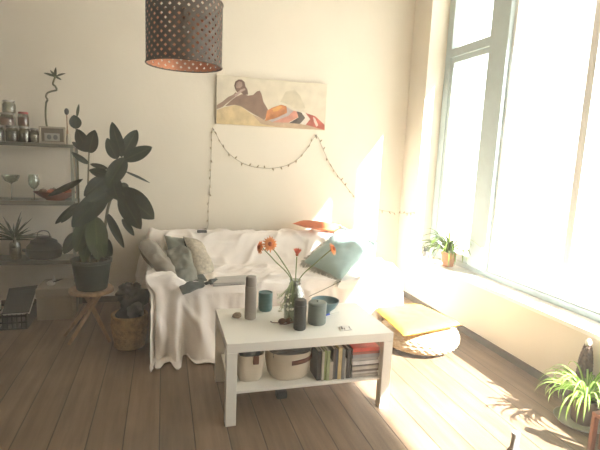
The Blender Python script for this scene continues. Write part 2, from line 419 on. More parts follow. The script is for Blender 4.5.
def ztop(x, y):
    seat = .437
    ra = max(1 - sm(SX0 + .15, SX0 + .27, x), sm(SX1 - .27, SX1 - .15, x))
    arm = lerp(seat, .525, ra)
    bk = sm(SY1 - .50, SY1 - .19, y)
    back = lerp(seat, .672, bk)
    return max(arm, back) + .012 * math.exp(-((arm - back) / .05) ** 2)
TX0, TX1, TY0, TY1 = SX0 - .02, SX1 + .02, SY0 - .03, SY1 + .005
def hem(x):
    # how far the front of the throw hangs (metres from its top edge)
    left = 1 - sm(.38, .50, x)
    rightp = sm(1.25, 1.5, x)
    return left, rightp
def throw(u, v):
    s = lerp(TX0 - .42, TX1 + .55, u)
    t = lerp(TY0 - .66, TY1 + .12, v)
    cx, cy = min(max(s, TX0), TX1), min(max(t, TY0), TY1)
    z0 = ztop(cx, cy)
    dx, dy = s - cx, t - cy
    l, r = hem(s)
    if dx < 0: dx *= lerp(.18, .95, sm(3.55, 3.95, t))
    fl = .0
    if dy < 0:                       # front drop, hem length changes along the sofa
        full = .66
        want = (.66 if z0 > .52 else .52) * l + .30 * (1 - l) * (1 - r) + (.60 if z0 > .52 else .46) * r
        want += .03 * noise.noise(V((s * 5, 2, 0)))
        dy = dy / full * want
    d = math.hypot(dx, dy)
    ox = oy = 0
    if d > 1e-6:
        ex, ey = dx / d, dy / d
        rnd = min(d, .05)
        fold = math.sin(s * 31 + 2.2 * noise.noise(V((s * 3, .3, 0))) * 2) * .5 + noise.noise(V((s * 11, t * 2, 4)))
        foldx = math.sin(t * 27 + 1.3) * .5 + noise.noise(V((5, t * 9, s * 2)))
        amp = .095 * min(1, d / .45) ** 1.1
        if abs(dy) > abs(dx):
            o_ = (.10 * (d / .6) ** 1.3 * (l + r * .2 + .25) + max(0, (fold + .6)) * amp * (.55 + .5 * l)) * (1 - .6 * sm(1.3, 1.5, s))
        else:
            o_ = (.08 * (d / .6) ** 1.2 + max(0, foldx + .6) * amp * .7) * (.5 if dx > 0 else 1)
        o_ += .02 * min(1, d / .05)
        ox, oy = ex * o_, ey * o_
    if dy < 0 and s < .6:
        cx += .065 * (1 - sm(TX0, .35, s)) * sm(.0, .12, d)
    z = z0 - d
    p = V((cx + ox, cy + oy, z))
    # creases on the lying part
    lie = 1 - min(1, d / .08)
    cr = .010 * noise.noise(V((p.x * 4 + p.y * 7, p.y * 3 - p.x * 2, .7))) + .007 * noise.noise(V((p.x * 13 - p.y * 9, p.y * 9, 3)))
    rdg = 1 - abs(noise.noise(V((p.x * 3.1 + p.y * 2.5, p.y * 6 - p.x * 3.3, 9)))) * 2
    cr = cr * 1.5 + .022 * max(0, rdg) ** 3
    p.z += (cr + .006) * lie
    if d > .05:
        p.y -= .030 * sm(.08, .3, d) * (l + .2) * max(0, math.sin(26 * (p.x + .42 * p.z) + 2.5 * noise.noise(V((p.x * 4, p.z * 4, 1))))) ** 2
        p.y += -.006 * noise.noise(V((p.x * 24, p.z * 7, 5)))
        p.x += .006 * noise.noise(V((p.y * 24, p.z * 7, 8)))
    if p.z < .012:
        k = .012 - p.z
        p.z = .012 + .012 * abs(noise.noise(V((p.x * 17, p.y * 17, 2)))); p.y -= k * .5
    return p
tag(MB().grid(throw, 230, 170).build('throw', clothm, org=(.81, 3.8, .44), smooth=80, solid=.004, offset=-1),
    'cream cloth throw draped over the whole sofa and hanging to the floor', 'throw')

# cushions leaning in the left corner of the sofa
def q4(*a): return [aY(x, y, Y) for x, y, Y in a]
cushion('cushion', q4((170, 285, 3.26), (179, 276, 3.40), (149, 239, 3.74), (138, 247, 3.56)), .13, greyp,
        'grey-beige cushion slumped over the left arm, leftmost on the sofa', group='cushions on the sofa', seed=1, wr=.02, pinch=-.12)
cushion('cushion', q4((178, 284, 3.55), (203, 276, 3.75), (187, 239, 4.06), (164, 235, 3.96)), .12, greenp,
        'dark green-grey cushion with its pointed corner up, behind the lumpy grey-green one', group='cushions on the sofa', seed=2)
cushion('cushion', q4((180, 289, 3.24), (199, 284, 3.36), (186, 247, 3.66), (166, 251, 3.56)), .13, mat('moss_grey_cotton', (.21, .21, .175), .85, .15, 7, .3, 180),
        'lumpy grey-green cushion in the middle of the cushion pile', group='cushions on the sofa', seed=3, wr=.035, pinch=-.1)
dq = q4((199, 284, 3.48), (218, 279, 3.66), (197, 240, 4.06), (183, 236, 3.93))
dc = sum(dq, V()) / 4; dc.z = dq[0].z
dth = thing('cushion', dc, 'cream knitted cushion with its shaded back coloured dark, rightmost of the cushion pile', 'cushion', 'cushions on the sofa')
pillow(MB(), dq, .15, seed=4, side=1).build('front_panel', creamp, dth, smooth=80)
pillow(MB(), dq, .13, seed=4, side=-1).build('shaded_back', darkp, dth, smooth=80)  # dark fabric stands for the cushion's shaded side
eq = [aZ(183, 295, .455), aZ(210, 284, .455), aZ(203, 274, .47), aZ(175, 279, .47)]
eth = thing('folded_blanket', sum(eq, V()) / 4, 'charcoal folded blanket with a pointed corner on the seat edge', 'blanket')
pillow(MB(), eq, .035, seed=5, pinch=.0).build('cloth', darkp, eth, smooth=80)
MB().tube(curve([aZ(205, 284, .465), aZ(210, 282, .48), aZ(216, 281, .465)]), [.012] * 8 + [.02] * 9, 8).build('strap', darkp, eth)
# laptop on the seat
lq = [aZ(213, 285.5, .462), aZ(245, 283.5, .462), aZ(246, 277, .462), aZ(215, 279, .462)]
lt = thing('laptop', sum(lq, V()) / 4, 'closed pale-grey laptop lying on the sofa seat', 'laptop')
def slab(q, z0, z1):
    b = MB(); b.add([V((p.x, p.y, z0)) for p in q] + [V((p.x, p.y, z1)) for p in q], [(3, 2, 1, 0), (4, 5, 6, 7), (0, 1, 5, 4), (1, 2, 6, 5), (2, 3, 7, 6), (3, 0, 4, 7)]); return b
slab(lq, .453, .466).build('base', laptopm, lt, smooth=0, bevel=.002)
slab(lq, .468, .478).build('lid', laptopm, lt, smooth=0, bevel=.002)
d_ = (lq[1] - lq[0])
for k in range(4):
    p = lq[0] + d_ * (.55 + k * .09) - V((0, .0015, 0)); e_ = d_.normalized() * .009
    MB().add([V((p.x, p.y, .457)), V((p.x + e_.x, p.y + e_.y, .457)), V((p.x + e_.x, p.y + e_.y, .463)), V((p.x, p.y, .463))], [(0, 1, 2, 3)]).build('port', inkm, lt, smooth=0)
# teal cushion with a fringe
tq = [aZ(340, 281, .462), aY(377, 243, 3.62), aY(342, 226, 3.90), aY(303, 262, 3.72)]
tc_ = sum(tq, V()) / 4; tc_.z = tq[0].z
tt = thing('cushion', tc_, 'pale teal fringed cushion standing on its corner at the right of the sofa', 'cushion', 'cushions on the sofa')
pillow(MB(), tq, .15, seed=6, pinch=.05).build('cover', tealp, tt, smooth=80)
frg = MB()
nrm_t = (tq[1] - tq[0]).cross(tq[3] - tq[0]).normalized()
for (a, b, L) in ((tq[0], tq[3], .075), (tq[3], tq[2], .06), (tq[0], tq[1], .014)):
    out = ((a + b) / 2 - sum(tq, V()) / 4).normalized()
    for i in range(110):
        t = (i + R.random()) / 110
        p = a.lerp(b, t) - out * (.02 + .022 * 4 * t * (1 - t))
        dd = (out + nrm_t * R.uniform(-.4, .4) + (b - a).normalized() * R.uniform(-.3, .3) - V((0, 0, .35))).normalized()
        frg.tube([p, p + dd * L * .6, p + dd * L * R.uniform(.8, 1.2) - V((0, 0, .006))], [.005, .004, .0012], 5)
frg.build('fringe', mat('pale_fringe', (.42, .40, .35), .9, .15, 30), tt)
# orange pad on the back of the sofa
oq = [aY(292, 223.5, 4.12), aY(342, 232, 4.02), aY(342, 225, 4.24), aY(303, 221, 4.27)]
for p in oq: p.z = max(p.z, .70)
cushion('seat_pad', oq, .065, orangep, 'flat orange pad lying on the sofa back behind the teal cushion', 'cushion', seed=7, pinch=0, wr=.006)

# ------------------------------------------------------------------ coffee table
TX, TXE, TY, TYE = .303, 1.230, 2.225, 2.765
ct = thing('coffee_table', ((TX + TXE) / 2, (TY + TYE) / 2, 0), 'white square-legged coffee table with a lower shelf', 'table')
MB().box(TX, TXE, TY, TYE, .40, .45).build('tabletop', lackm, ct, smooth=0, bevel=.002)
for x in (TX, TXE - .055):
    for y in (TY, TYE - .055): MB().box(x, x + .055, y, y + .055, 0, .3995).build('leg', lackm, ct, smooth=0, bevel=.002)
MB().box(TX + .03, TXE - .03, TY + .02, TYE - .02, .166, .182).build('shelf', lackm, ct, smooth=0, bevel=.002)

# things on the table -----------------------------------------------------
def at_table(x, y): return aZ(x, y, .45)
p = V((.483, 2.575, .4505))
fk = thing('thermos_flask', p, 'tall slim grey thermos flask on the coffee table', 'flask')
MB().lathe([(.030, 0), (.0335, .004), (.0335, .19), (.031, .196)], p, 28).build('body', steelm, fk)
MB().lathe([(.0315, .197), (.0325, .2), (.0325, .238), (.028, .252), (.0, .256)], p, 28).build('cap', mat('flask_cap', (.27, .24, .21), .4), fk)
p = at_table(237, 318); p.z = .4505
tag(MB().ball(p + V((0, 0, .016)), (.026, .02, .016), rough=.5, seed=3).build('paper_scrap', mat('crumpled_brown_paper', (.34, .27, .18), .9, .25, 40, .4, 60), org=p),
    'small crumpled brown paper scrap beside the thermos flask', 'paper')
p = V((.598, 2.70, .4505))
mg = thing('tumbler', p, 'dark teal ribbed tumbler behind the thermos flask', 'cup')
MB().shell([(.036, 0), (.042, .01), (.043, .115)], p, 32, .004).build('body', mugm, mg)
for k in range(5): MB().lathe([(.0432, .02 + k * .02), (.0440, .024 + k * .02), (.0432, .028 + k * .02)], p, 32).build('rib', mugm, mg)
# vase
VP = V((.725, 2.50, .4505))
vs = thing('vase', VP, 'clear glass jar vase holding the orange gerberas', 'vase')
MB().shell([(.050, 0), (.058, .01), (.060, .12), (.056, .165), (.036, .20), (.030, .21), (.030, .24), (.034, .245)], VP, 32, .003).build('glass_body', vaseg, vs)
MB().tube([VP + V((.0325 * math.cos(a), .0325 * math.sin(a), .222)) for a in [i * PI / 12 for i in range(25)]], .0025, 6).build('neck_wire', darkm, vs)
MB().lathe([(0, .006), (.054, .006), (.055, .09), (0, .09)], VP, 28).build('water', glassmat('water', (.72, .78, .68), .03, .2), vs)
def gerbera(head, face, r, mt, label, side=1, bud=False, name='gerbera'):
    head = V(head); face = V(face).normalized()
    base = VP + V((R.uniform(-.02, .02), R.uniform(-.02, .02), .03))
    neck = VP + V(((head.x - VP.x) * .09, (head.y - VP.y) * .09, .235))
    neck.x = max(min(neck.x, VP.x + .022), VP.x - .022)
    th = thing(name, base, label, 'flower', 'gerberas in the glass vase')
    MB().tube(curve([base, neck, lerp(neck, head, .55) + V((0, 0, .012)), head - face * .012]), .0032, 7).build('stem', stemg, th)
    a = face.orthogonal().normalized(); b = face.cross(a)
    pm = MB()
    for ring, (n, L, lift) in enumerate(((16, r, .15 if not bud else 1.5), (13, r * .72, .45 if not bud else 2.0))):
        for i in range(n):
            w_ = 2 * PI * (i + ring * .5) / n + R.uniform(-.08, .08)
            d = (a * math.cos(w_) + b * math.sin(w_) + face * lift).normalized(); tq_ = face.cross(d).normalized(); nn = d.cross(tq_)
            L_ = L * R.uniform(.88, 1.08); wd = L * .16
            pm.grid(lambda u, v: head + d * (L_ * (.12 + .88 * v)) + tq_ * ((u - .5) * 2 * wd * math.sin(PI * min(.98, .25 + v * .72))) - face * (.25 * L_ * v * v * (0 if bud else 1)) + nn * (.1 * wd * abs(u - .5)), 2, 5)
    pm.build('petals', mt, th, smooth=80)
    MB().ball(head + face * .002, r * (.30 if not bud else .2), 12, 8).build('flower_centre', petald, th)
gerbera(aY(270, 244, 2.44), (.15, -1, .25), .046, petalo, 'open orange gerbera at the left facing the room')
gerbera(aY(260, 247, 2.52), (-.9, -.25, .15), .042, petalo, 'orange gerbera seen from its side, leftmost in the vase')
gerbera(aY(297, 255, 2.47), (.0, -.25, 1), .044, petalp, 'coral gerbera bud pointing straight up above the vase', bud=True)
gerbera(aY(333, 249, 2.50), (.75, -.55, .45), .046, petalo, 'orange gerbera turned aside in front of the teal cushion')
ds = [aY(309, 296.5, 2.60), aY(325, 289, 2.62), aY(340, 281.5, 2.64)]
dt = thing('twig', ds[0], 'thin brown twig leaning across the blue-grey bowl', 'twig')
MB().tube(curve(ds), .002, 6).build('stalk', stemm, dt); MB().ball(ds[-1], (.006, .006, .005), 8, 6).build('bud', stemm, dt)
sg = thing('gypsophila_sprig', VP + V((-.03, 0, .05)), 'white-flowered grey-green sprig drooping over the left of the vase', 'sprig')
stm = MB(); blm = MB(); lfm = MB()
for i in range(16):
    e0 = VP + V((-.012, 0, .238)); px, py = R.uniform(277, 293), R.uniform(286, 312)
    e1 = aY(px, py, 2.50 + R.uniform(-.11, -.03)); e1.z = max(e1.z, .458)
    stm.tube(curve([VP + V((-.005, 0, .12)), e0, lerp(e0, e1, .5) + V((-.012, -.055, .012)), e1], 5), .0011, 5)
    for k in range(4): blm.ball(e1 + V((R.uniform(-.012, .012), R.uniform(-.012, .012), R.uniform(0, .012))), R.uniform(.0035, .006), 7, 5)
for i in range(26):
    c = VP + V((R.uniform(-.03, .03), R.uniform(-.03, .03), R.uniform(.10, .19))); d = V((R.uniform(-1, 1), R.uniform(-1, 1), R.uniform(-.4, 1))).normalized() * .022
    lfm.tube([c, c + d * .5, c + d], [.002, .006, .001], 5)
stm.build('stalk', stemg, sg); blm.build('blossoms', blossom, sg)['kind'] = 'stuff'; lfm.build('foliage', sprigg, sg)['kind'] = 'stuff'
p = V((.722, 2.365, .4505))
bo = thing('drinking_bottle', p, 'dark charcoal cylindrical bottle in front of the vase', 'bottle')
MB().lathe([(.031, 0), (.0345, .005), (.0345, .135), (.033, .14)], p, 28).build('body', bottlem, bo)
MB().lathe([(.033, .141), (.0335, .144), (.0335, .163), (.030, .170), (0, .171)], p, 28).build('cap', darkm, bo)
p = V((.845, 2.435, .4505))
ca = thing('lidded_jar', p, 'grey-green ceramic jar with a lid, right of the charcoal bottle', 'jar')
MB().lathe([(.047, 0), (.052, .006), (.053, .105), (.050, .11)], p, 32).build('body', candm, ca)
MB().lathe([(.0535, .111), (.0535, .122), (.048, .128), (.0, .129)], p, 32).build('lid', candm, ca)
MB().lathe([(.006, .129), (.005, .134), (.010, .139), (.0, .143)], p, 16).build('knob', candm, ca)
p = V((.955, 2.61, .4505))
bw = thing('bowl', p, 'blue-grey ceramic bowl behind the lidded jar', 'bowl')
MB().shell([(.034, 0), (.036, .008), (.066, .035), (.084, .068), (.087, .078)], p, 36, .004).build('body', bowlm, bw)
p = at_table(326, 316); p.z = .4505
pn = thing('pen', p, 'small blue-capped pen lying beside the bowl', 'pen')
MB().tube([p + V((0, 0, .006)), p + V((.026, .012, .006))], .0055, 8).build('cap', bluem, pn)
MB().tube([p + V((.026, .012, .005)), p + V((.10, .045, .005))], .0035, 8).build('barrel', whitem, pn)
# sunglasses
p = at_table(284, 324); p.z = .4505
sgl = thing('sunglasses', p, 'folded brown sunglasses lying at the foot of the vase', 'sunglasses')
for k, dx in enumerate((-.012, .032)):
    c = p + V((dx, .004 * k, .018))
    MB().tube([c + V((.02 * math.cos(a), -.004 * math.sin(a * 1), .016 * math.sin(a))) for a in [i * PI / 10 for i in range(21)]], .003, 6).build('rim', brownm, sgl)
    MB().lathe([(0, -.001), (1, -.001), (1, .001), (0, .001)], c, 18, Matrix.Rotation(PI / 2, 3, 'X') @ Matrix.Diagonal((.019, .015, 1))).build('lens', brownm, sgl)
MB().tube(curve([p + V((-.075, .022, .012)), p + V((-.06, .010, .008)), p + V((-.02, .012, .005)), p + V((.05, .018, .008))]), .0032, 6).build('temple', brownm, sgl)
MB().tube(curve([p + V((-.03, -.012, .006)), p + V((.01, -.016, .005)), p + V((.055, -.006, .012))]), .0032, 6).build('temple', brownm, sgl)
# card
cq = [aZ(341, 331, .451), aZ(352, 330, .451), aZ(349, 326, .451), aZ(339, 326.5, .451)]
cd = thing('card', sum(cq, V()) / 4, 'small white card with dark print near the table front', 'card')
slab(cq, .4503, .4545).build('card_face', printm, cd, smooth=0)
for (u0, u1, v0, v1) in ((.08, .26, .15, .85), (.32, .42, .1, .5), (.85, .93, .2, .7)):
    def bl(u, v): return cq[0] * (1 - u) * (1 - v) + cq[1] * u * (1 - v) + cq[2] * u * v + cq[3] * (1 - u) * v
    slab([bl(u0, v0), bl(u1, v0), bl(u1, v1), bl(u0, v1)], .4546, .4552).build('print_mark', inkm, cd, smooth=0)

# on the lower shelf ------------------------------------------------------
def storage(name, c, rx, ry, h, n, label, bulge=.0):
    th = thing(name, c, label, 'basket', 'felt baskets under the coffee table')
    def fn(u, v):
        a = 2 * PI * u; ex = 2 / n
        cx, sy = math.cos(a), math.sin(a)
        return (math.copysign(abs(cx) ** ex, cx), math.copysign(abs(sy) ** ex, sy))
    b = MB()
    prof = [(0, .0), (.80, .0), (.87, .012), (.93, .05), (.985, h * .6), (1.0, h), (.975, h), (.955, h * .6), (.90, .05), (.8, .014), (0, .014)]
    def g(u, v):
        i = v * (len(prof) - 1); k = min(int(i), len(prof) - 2); t = i - k
        r = lerp(prof[k][0], prof[k + 1][0], t); z = lerp(prof[k][1], prof[k + 1][1], t)
        ex, ey = fn(u, v); return V((c[0] + ex * rx * r, c[1] + ey * ry * r, c[2] + z))
    b.grid(g, 48, len(prof) - 1, True).build('body', feltm, th, smooth=60)
    return th
b1c = V((.452, 2.40, .1825)); s1 = storage('storage_basket', b1c, .076, .085, .15, 3.2, 'small cream felt basket with a leather tab on the table shelf')
MB().box(b1c.x + .006, b1c.x + .036, b1c.y - .092, b1c.y - .084, .1825 + .105, .1825 + .152).build('leather_tab', leatherm, s1, smooth=0, bevel=.002)
b2c = V((.672, 2.405, .1825)); s2 = storage('storage_basket', b2c, .128, .125, .155, 2.6, 'large round cream felt basket with a leather strap on the table shelf')
MB().grid(lambda u, v: (b2c.x + lerp(-.01, .118, u), b2c.y - .125 * (1 - abs(lerp(-.01, .118, u) / .129) ** 2.6) ** (1 / 2.6) - .004, .1825 + .098 + .024 * v + .012 * u), 14, 2).build('leather_strap', leatherm, s2, smooth=80, solid=.004)
tag(MB().ball(b1c + V((0, 0, .14)), (.06, .068, .058), rough=.35, seed=5).build('pouch', bluecl, org=b1c + V((0, 0, .09))), 'blue-grey pouch stuffed in the small felt basket', 'pouch')
fc = thing('folded_cloth', b2c + V((0, 0, .13)), 'grey folded cloth filling the large felt basket', 'cloth')
for k in range(3):
    MB().grid(lambda u, v: b2c + V((lerp(-.105, .105, u), lerp(-.09, .09, v), .143 + .018 * k + .010 * noise.noise(V((u * 4, v * 4, k))) - .03 * abs(u - .5) ** 2)), 14, 12).build('fold', greycl, fc, smooth=80, solid=.014)
# upright books: (x0, width, height, colour, label)
bx = .806
shelfz = .1825
BOOKS = [(.024, .168, (.06, .055, .055), 'black-spined book next to the large felt basket'),
         (.014, .166, (.52, .48, .40), 'thin cream-spined book beside the black one'),
         (.015, .172, (.26, .30, .11), 'olive green book, first of the two green spines'),
         (.017, .170, (.38, .42, .22), 'pale green book, second of the two green spines'),
         (.020, .105, (.50, .44, .36), 'short beige book lower than its neighbours'),
         (.017, .176, (.11, .09, .08), 'dark brown book behind the short beige book'),
         (.012, .172, (.10, .12, .15), 'slim dark blue book left of the tall yellow spine'),
         (.021, .185, (.66, .53, .27), 'tall cream-yellow book among the dark spines'),
         (.018, .175, (.20, .20, .19), 'grey book right of the tall yellow spine'),
         (.014, .115, (.55, .53, .48), 'short white booklet by the magazine stack'),
         (.022, .172, (.075, .065, .06), 'dark book at the right end of the upright row')]
for i, (wd, hh, c, lab) in enumerate(BOOKS):
    y0 = TY + .035 + R.uniform(0, .012); dep = .13
    th = thing('book', (bx + wd / 2, y0 + dep / 2, shelfz), lab, 'book', 'upright books on the table shelf')
    cm_ = mat('book_cover_%d' % i, c, .6, .12, 25)
    MB().box(bx, bx + wd - .001, y0, y0 + .003, shelfz, shelfz + hh).box(bx, bx + .002, y0 + .003, y0 + dep, shelfz, shelfz + hh).box(bx + wd - .003, bx + wd - .001, y0 + .003, y0 + dep, shelfz, shelfz + hh).build('cover', cm_, th, smooth=0)
    MB().box(bx + .002, bx + wd - .003, y0 + .004, y0 + dep - .003, shelfz + .003, shelfz + hh - .003).build('pages', pagem, th, smooth=0)
    bx += wd
MAG = [(.018, (.42, .38, .33), 'beige magazine, lowest of the stack'), (.016, (.62, .60, .56), 'white magazine, second from the bottom of the stack'),
       (.012, (.16, .13, .11), 'dark brown magazine, third from the bottom of the stack'), (.020, (.52, .49, .44), 'thick pale magazine, fourth from the bottom of the stack'),
       (.010, (.09, .08, .08), 'thin black magazine, fifth from the bottom of the stack'), (.022, (.64, .63, .62), 'thick white magazine in the middle of the stack'),
       (.016, (.40, .38, .37), 'grey magazine above the thick white one in the stack'), (.022, (.30, .31, .33), 'blue-grey magazine just under the red ones'),
       (.014, (.36, .12, .09), 'dull red magazine, second from the top of the stack'), (.022, (.62, .10, .07), 'bright red book topmost of the magazine stack')]
mz = shelfz + .0005
for i, (hh, c, lab) in enumerate(MAG):
    x0, x1 = bx + .004 + R.uniform(0, .008), TXE - .058 - R.uniform(0, .006); y0 = TY + .03 + R.uniform(0, .012)
    th = thing('magazine', ((x0 + x1) / 2, y0 + .1, mz), lab, 'magazine', 'magazines stacked on the table shelf')
    MB().box(x0, x1, y0, y0 + .22, mz, mz + .002).box(x0, x1, y0, y0 + .22, mz + hh - .003, mz + hh - .001).box(x0, x1, y0, y0 + .0018, mz + .002, mz + hh - .003).build('cover', mat('magazine_cover_%d' % i, c, .4, .15, 20), th, smooth=0)
    MB().box(x0 + .001, x1 - .002, y0 + .002, y0 + .218, mz + .002, mz + hh - .003).build('pages', pagem, th, smooth=0)
    mz += hh
# adapter on the floor below
p = V((.655, 2.46, 0))
ad = thing('power_adapter', p, 'dark plug adapter with a looped cable on the floor under the table', 'adapter')
MB().box(p.x - .030, p.x + .034, p.y - .030, p.y + .026, 0, .046).build('body', darkm, ad, smooth=0, bevel=.01)
MB().tube(curve([p + V((-.02, -.015, .035)), p + V((-.035, -.02, .065)), p + V((-.005, -.02, .07)), p + V((.03, 0, .05)), p + V((.08, .06, .03)), p + V((.12, .12, .004)), p + V((.10, .25, .004))]), .0035, 6).build('cable', darkm, ad)

# ------------------------------------------------------------------ pouf and yellow cushion
PC = V((1.87, 3.0, 0))
pf = MB()
def pouf(u, v):
    a = 2 * PI * u; b = PI * (v - .5)
    cr = abs(math.cos(b)) ** .55; cz = math.copysign(abs(math.sin(b)) ** .8, math.sin(b))
    row = v * 16; ki = math.floor(row); st = .010 * abs(math.sin(PI * row)) * (.55 + .45 * math.sin(a * 34 + (ki % 2) * PI))
    r = .292 * cr + st * (1 if cr > .3 else 0)
    return PC + V((r * math.cos(a), r * math.sin(a), .096 + .094 * cz))
tag(pf.grid(pouf, 272, 96, True).build('pouf', rushm, org=PC, smooth=80), 'round pale woven rush pouf on the floor beside the table', 'pouf')
yq = [V((1.55, 2.66, .232)), V((2.10, 2.80, .226)), V((2.01, 3.26, .226)), V((1.60, 3.24, .226))]
cushion('cushion', yq, .062, yellowp, 'flat mustard-yellow cushion lying on the woven pouf', seed=8, pinch=.0, wr=.006, k=7)

# ------------------------------------------------------------------ shelf unit in the left corner
sh = thing('shelf_unit', (-1.2, 4.29, 0), 'grey three-tier shelf unit against the back wall at the left', 'shelf')
for zt, th_ in ((1.405, .028), (.945, .036), (.452, .034)):
    MB().box(XL + .02, -.70, 4.17, 4.415, zt - th_, zt).build('shelf_board', shelfm, sh, smooth=0, bevel=.003)
for (x, y) in ((-.727, 4.175), (-.727, 4.385), (XL + .03, 4.175), (XL + .03, 4.385)):
    z = 0
    for (a, b) in ((0, .418), (.452, .909), (.945, 1.377)): MB().box(x, x + .022, y, y + .022, a, b).build('upright', postm, sh, smooth=0)
def jar(x, z, r, h, y, lidc, lidh, label, fill, fh):
    p = V((x, y, z + .0005))
    th = thing('glass_jar', p, label, 'jar', 'glass jars on the top shelf')
    MB().shell([(r * .92, 0), (r, .006), (r, h * .78), (r * .82, h * .92), (r * .82, h)], p, 24, .003).build('glass_body', jarglass, th)
    MB().lathe([(0, .004), (r * .9, .004), (r * .92, fh), (0, fh + .004)], p, 20).build('contents', fill, th)
    MB().lathe([(r * .86, h), (r * .88, h + .002), (r * .88, h + lidh), (0, h + lidh + .001)], p, 24).build('lid', lidc, th)
    return h + lidh + .001
fa, fb, fcn, fd = (mat('dried_beans', (.10, .06, .04), .8, .5, 90), mat('red_spice', (.26, .08, .06), .8, .4, 70), mat('pale_grain', (.40, .35, .26), .9, .3, 120), mat('green_herbs', (.10, .10, .06), .9, .5, 90))
lidm = mat('steel_lid', (.32, .30, .26), .4, .1, 20, metal=.6); lidr = mat('red_lid', (.30, .05, .04), .5, .1, 20)
TS = 1.405
h0 = jar(-1.262, TS, .048, .11, 4.27, lidm, .015, 'jar of dark beans at the left end of the bottom row', fa, .085)
h1 = jar(-1.160, TS, .048, .11, 4.27, lidm, .015, 'jar of green herbs, second from the left in the bottom row', fd, .085)
h2 = jar(-1.068, TS, .042, .11, 4.25, lidm, .015, 'jar of striped dark pulses, third in the bottom row', fa, .07)
h3 = jar(-.995, TS, .034, .10, 4.245, lidm, .014, 'slim jar of pale grain next to the photo frame', fcn, .06)
h4 = jar(-1.19, TS + h1, .055, .085, 4.27, lidm, .012, 'wide jar of red spice stacked on the bottom row', fb, .06)
jar(-1.245 - .045, TS + h0, .043, .085, 4.27, lidm, .012, 'jar of pale grain stacked at the far left', fcn, .06)
jar(-1.072, TS + h2, .040, .095, 4.25, lidr, .016, 'jar with a red lid stacked beside the wide jar', fb, .07)
jar(-1.175, TS + h1 + h4, .047, .085, 4.27, lidm, .012, 'nearly empty clear jar topmost of the jar stack', fcn, .015)
# photo frame
p = V((-.862, 4.21, TS + .0005))
pfm = thing('photo_frame', p, 'deep pale photo frame with two dark ovals on the top shelf', 'frame')
b = MB(); w2, h_ = .096, .135
b.box(p.x - w2, p.x + w2, p.y, p.y + .035, p.z, p.z + .014).box(p.x - w2, p.x + w2, p.y, p.y + .035, p.z + h_ - .014, p.z + h_)
b.box(p.x - w2, p.x - w2 + .014, p.y, p.y + .035, p.z + .014, p.z + h_ - .014).box(p.x + w2 - .014, p.x + w2, p.y, p.y + .035, p.z + .014, p.z + h_ - .014)
b.build('frame_border', mat('pale_frame_wood', (.42, .36, .27), .6), pfm, smooth=0, bevel=.002)
MB().box(p.x - w2 + .0145, p.x + w2 - .0145, p.y + .012, p.y + .02, p.z + .0145, p.z + h_ - .0145).build('mat_board', mat('brown_mat_board', (.15, .115, .08), .8), pfm, smooth=0)
MB().box(p.x - .058, p.x + .052, p.y + .009, p.y + .0115, p.z + .02, p.z + .082).build('picture', mat('grey_photo', (.40, .38, .31), .6), pfm, smooth=0)
for dx in (-.024, .022):
    MB().lathe([(0, 0), (.017, 0), (.017, .002), (0, .002)], p + V((dx, .0088, .051)), 20, Matrix.Rotation(PI / 2, 3, 'X') @ Matrix.Diagonal((1, 1.15, 1))).build('dark_oval', inkm, pfm)
# lucky bamboo
p = V((-.90, 4.33, TS + .0005))
lb = thing('lucky_bamboo', p, 'spiral-stemmed lucky bamboo behind the photo frame', 'plant')
MB().shell([(.035, 0), (.038, .006), (.038, .09)], p, 24, .003).build('pot', whitem, lb)
YBm = 4.33
sp_ = [p + V((0, 0, .01)), aY(46, 121, YBm), aY(46, 104, YBm), aY(47.5, 100, YBm - .03), aY(46, 96.5, YBm - .02), aY(47.5, 93, YBm + .02), aY(52, 91.2, YBm + .03), aY(56.5, 90, YBm), aY(55.5, 86.5, YBm - .03), aY(53, 84, YBm - .01), aY(54, 80, YBm), aY(56, 74.5, YBm)]
MB().tube(curve(sp_), .0075, 8).build('stem', bamm, lb)
def leaf(mb, base, tip, width, nrm, droop=0, n=10, fold=.25, prof=None, m_=6):
    base, tip, nrm = V(base), V(tip), V(nrm)
    d = tip - base; L = d.length; t = d.normalized()
    s = t.cross(nrm).normalized(); nn = s.cross(t).normalized()
    def fn(u, v):
        wv = (prof(v) if prof else (math.sin(PI * min(1, v ** .85)) ** .75 if 0 < v < 1 else 0)) * width * .5
        x = (u - .5) * 2
        c = base + d * v + nn * (4 * droop * L * v * (1 - v))
        return c + s * (x * wv) + nn * (fold * wv * x * x)
    return mb.grid(fn, m_, n)
for (tx, ty, w_) in ((43.5, 73, .022), (66, 73.5, .02), (56, 67, .022), (50, 70, .018), (61.5, 80, .018)):
    leaf(MB(), aY(55.5, 77, YBm), aY(tx, ty, YBm - R.uniform(-.05, .05)), w_, (0, -1, .5), .06).build('leaf', spikel, lb, smooth=80)
# bud vase
p = V((-.752, 4.25, TS + .0005))
bv = thing('bud_vase', p, 'small pale vase with a dark-tipped stalk at the end of the top shelf', 'vase')
MB().shell([(.016, 0), (.02, .01), (.019, .05), (.012, .075), (.014, .085)], p, 20, .002).build('body', mat('pale_stoneware', (.40, .36, .28), .6), bv)
MB().tube(curve([p + V((0, 0, .01)), p + V((-.004, 0, .12)), p + V((-.006, 0, .235))]), [.008] * 8 + [.005] * 9, 8).build('stalk', mat('tan_stalk', (.34, .22, .13), .7), bv)
MB().ball(p + V((-.006, 0, .262)), (.018, .015, .027), 14, 10).build('tip', darkm, bv)
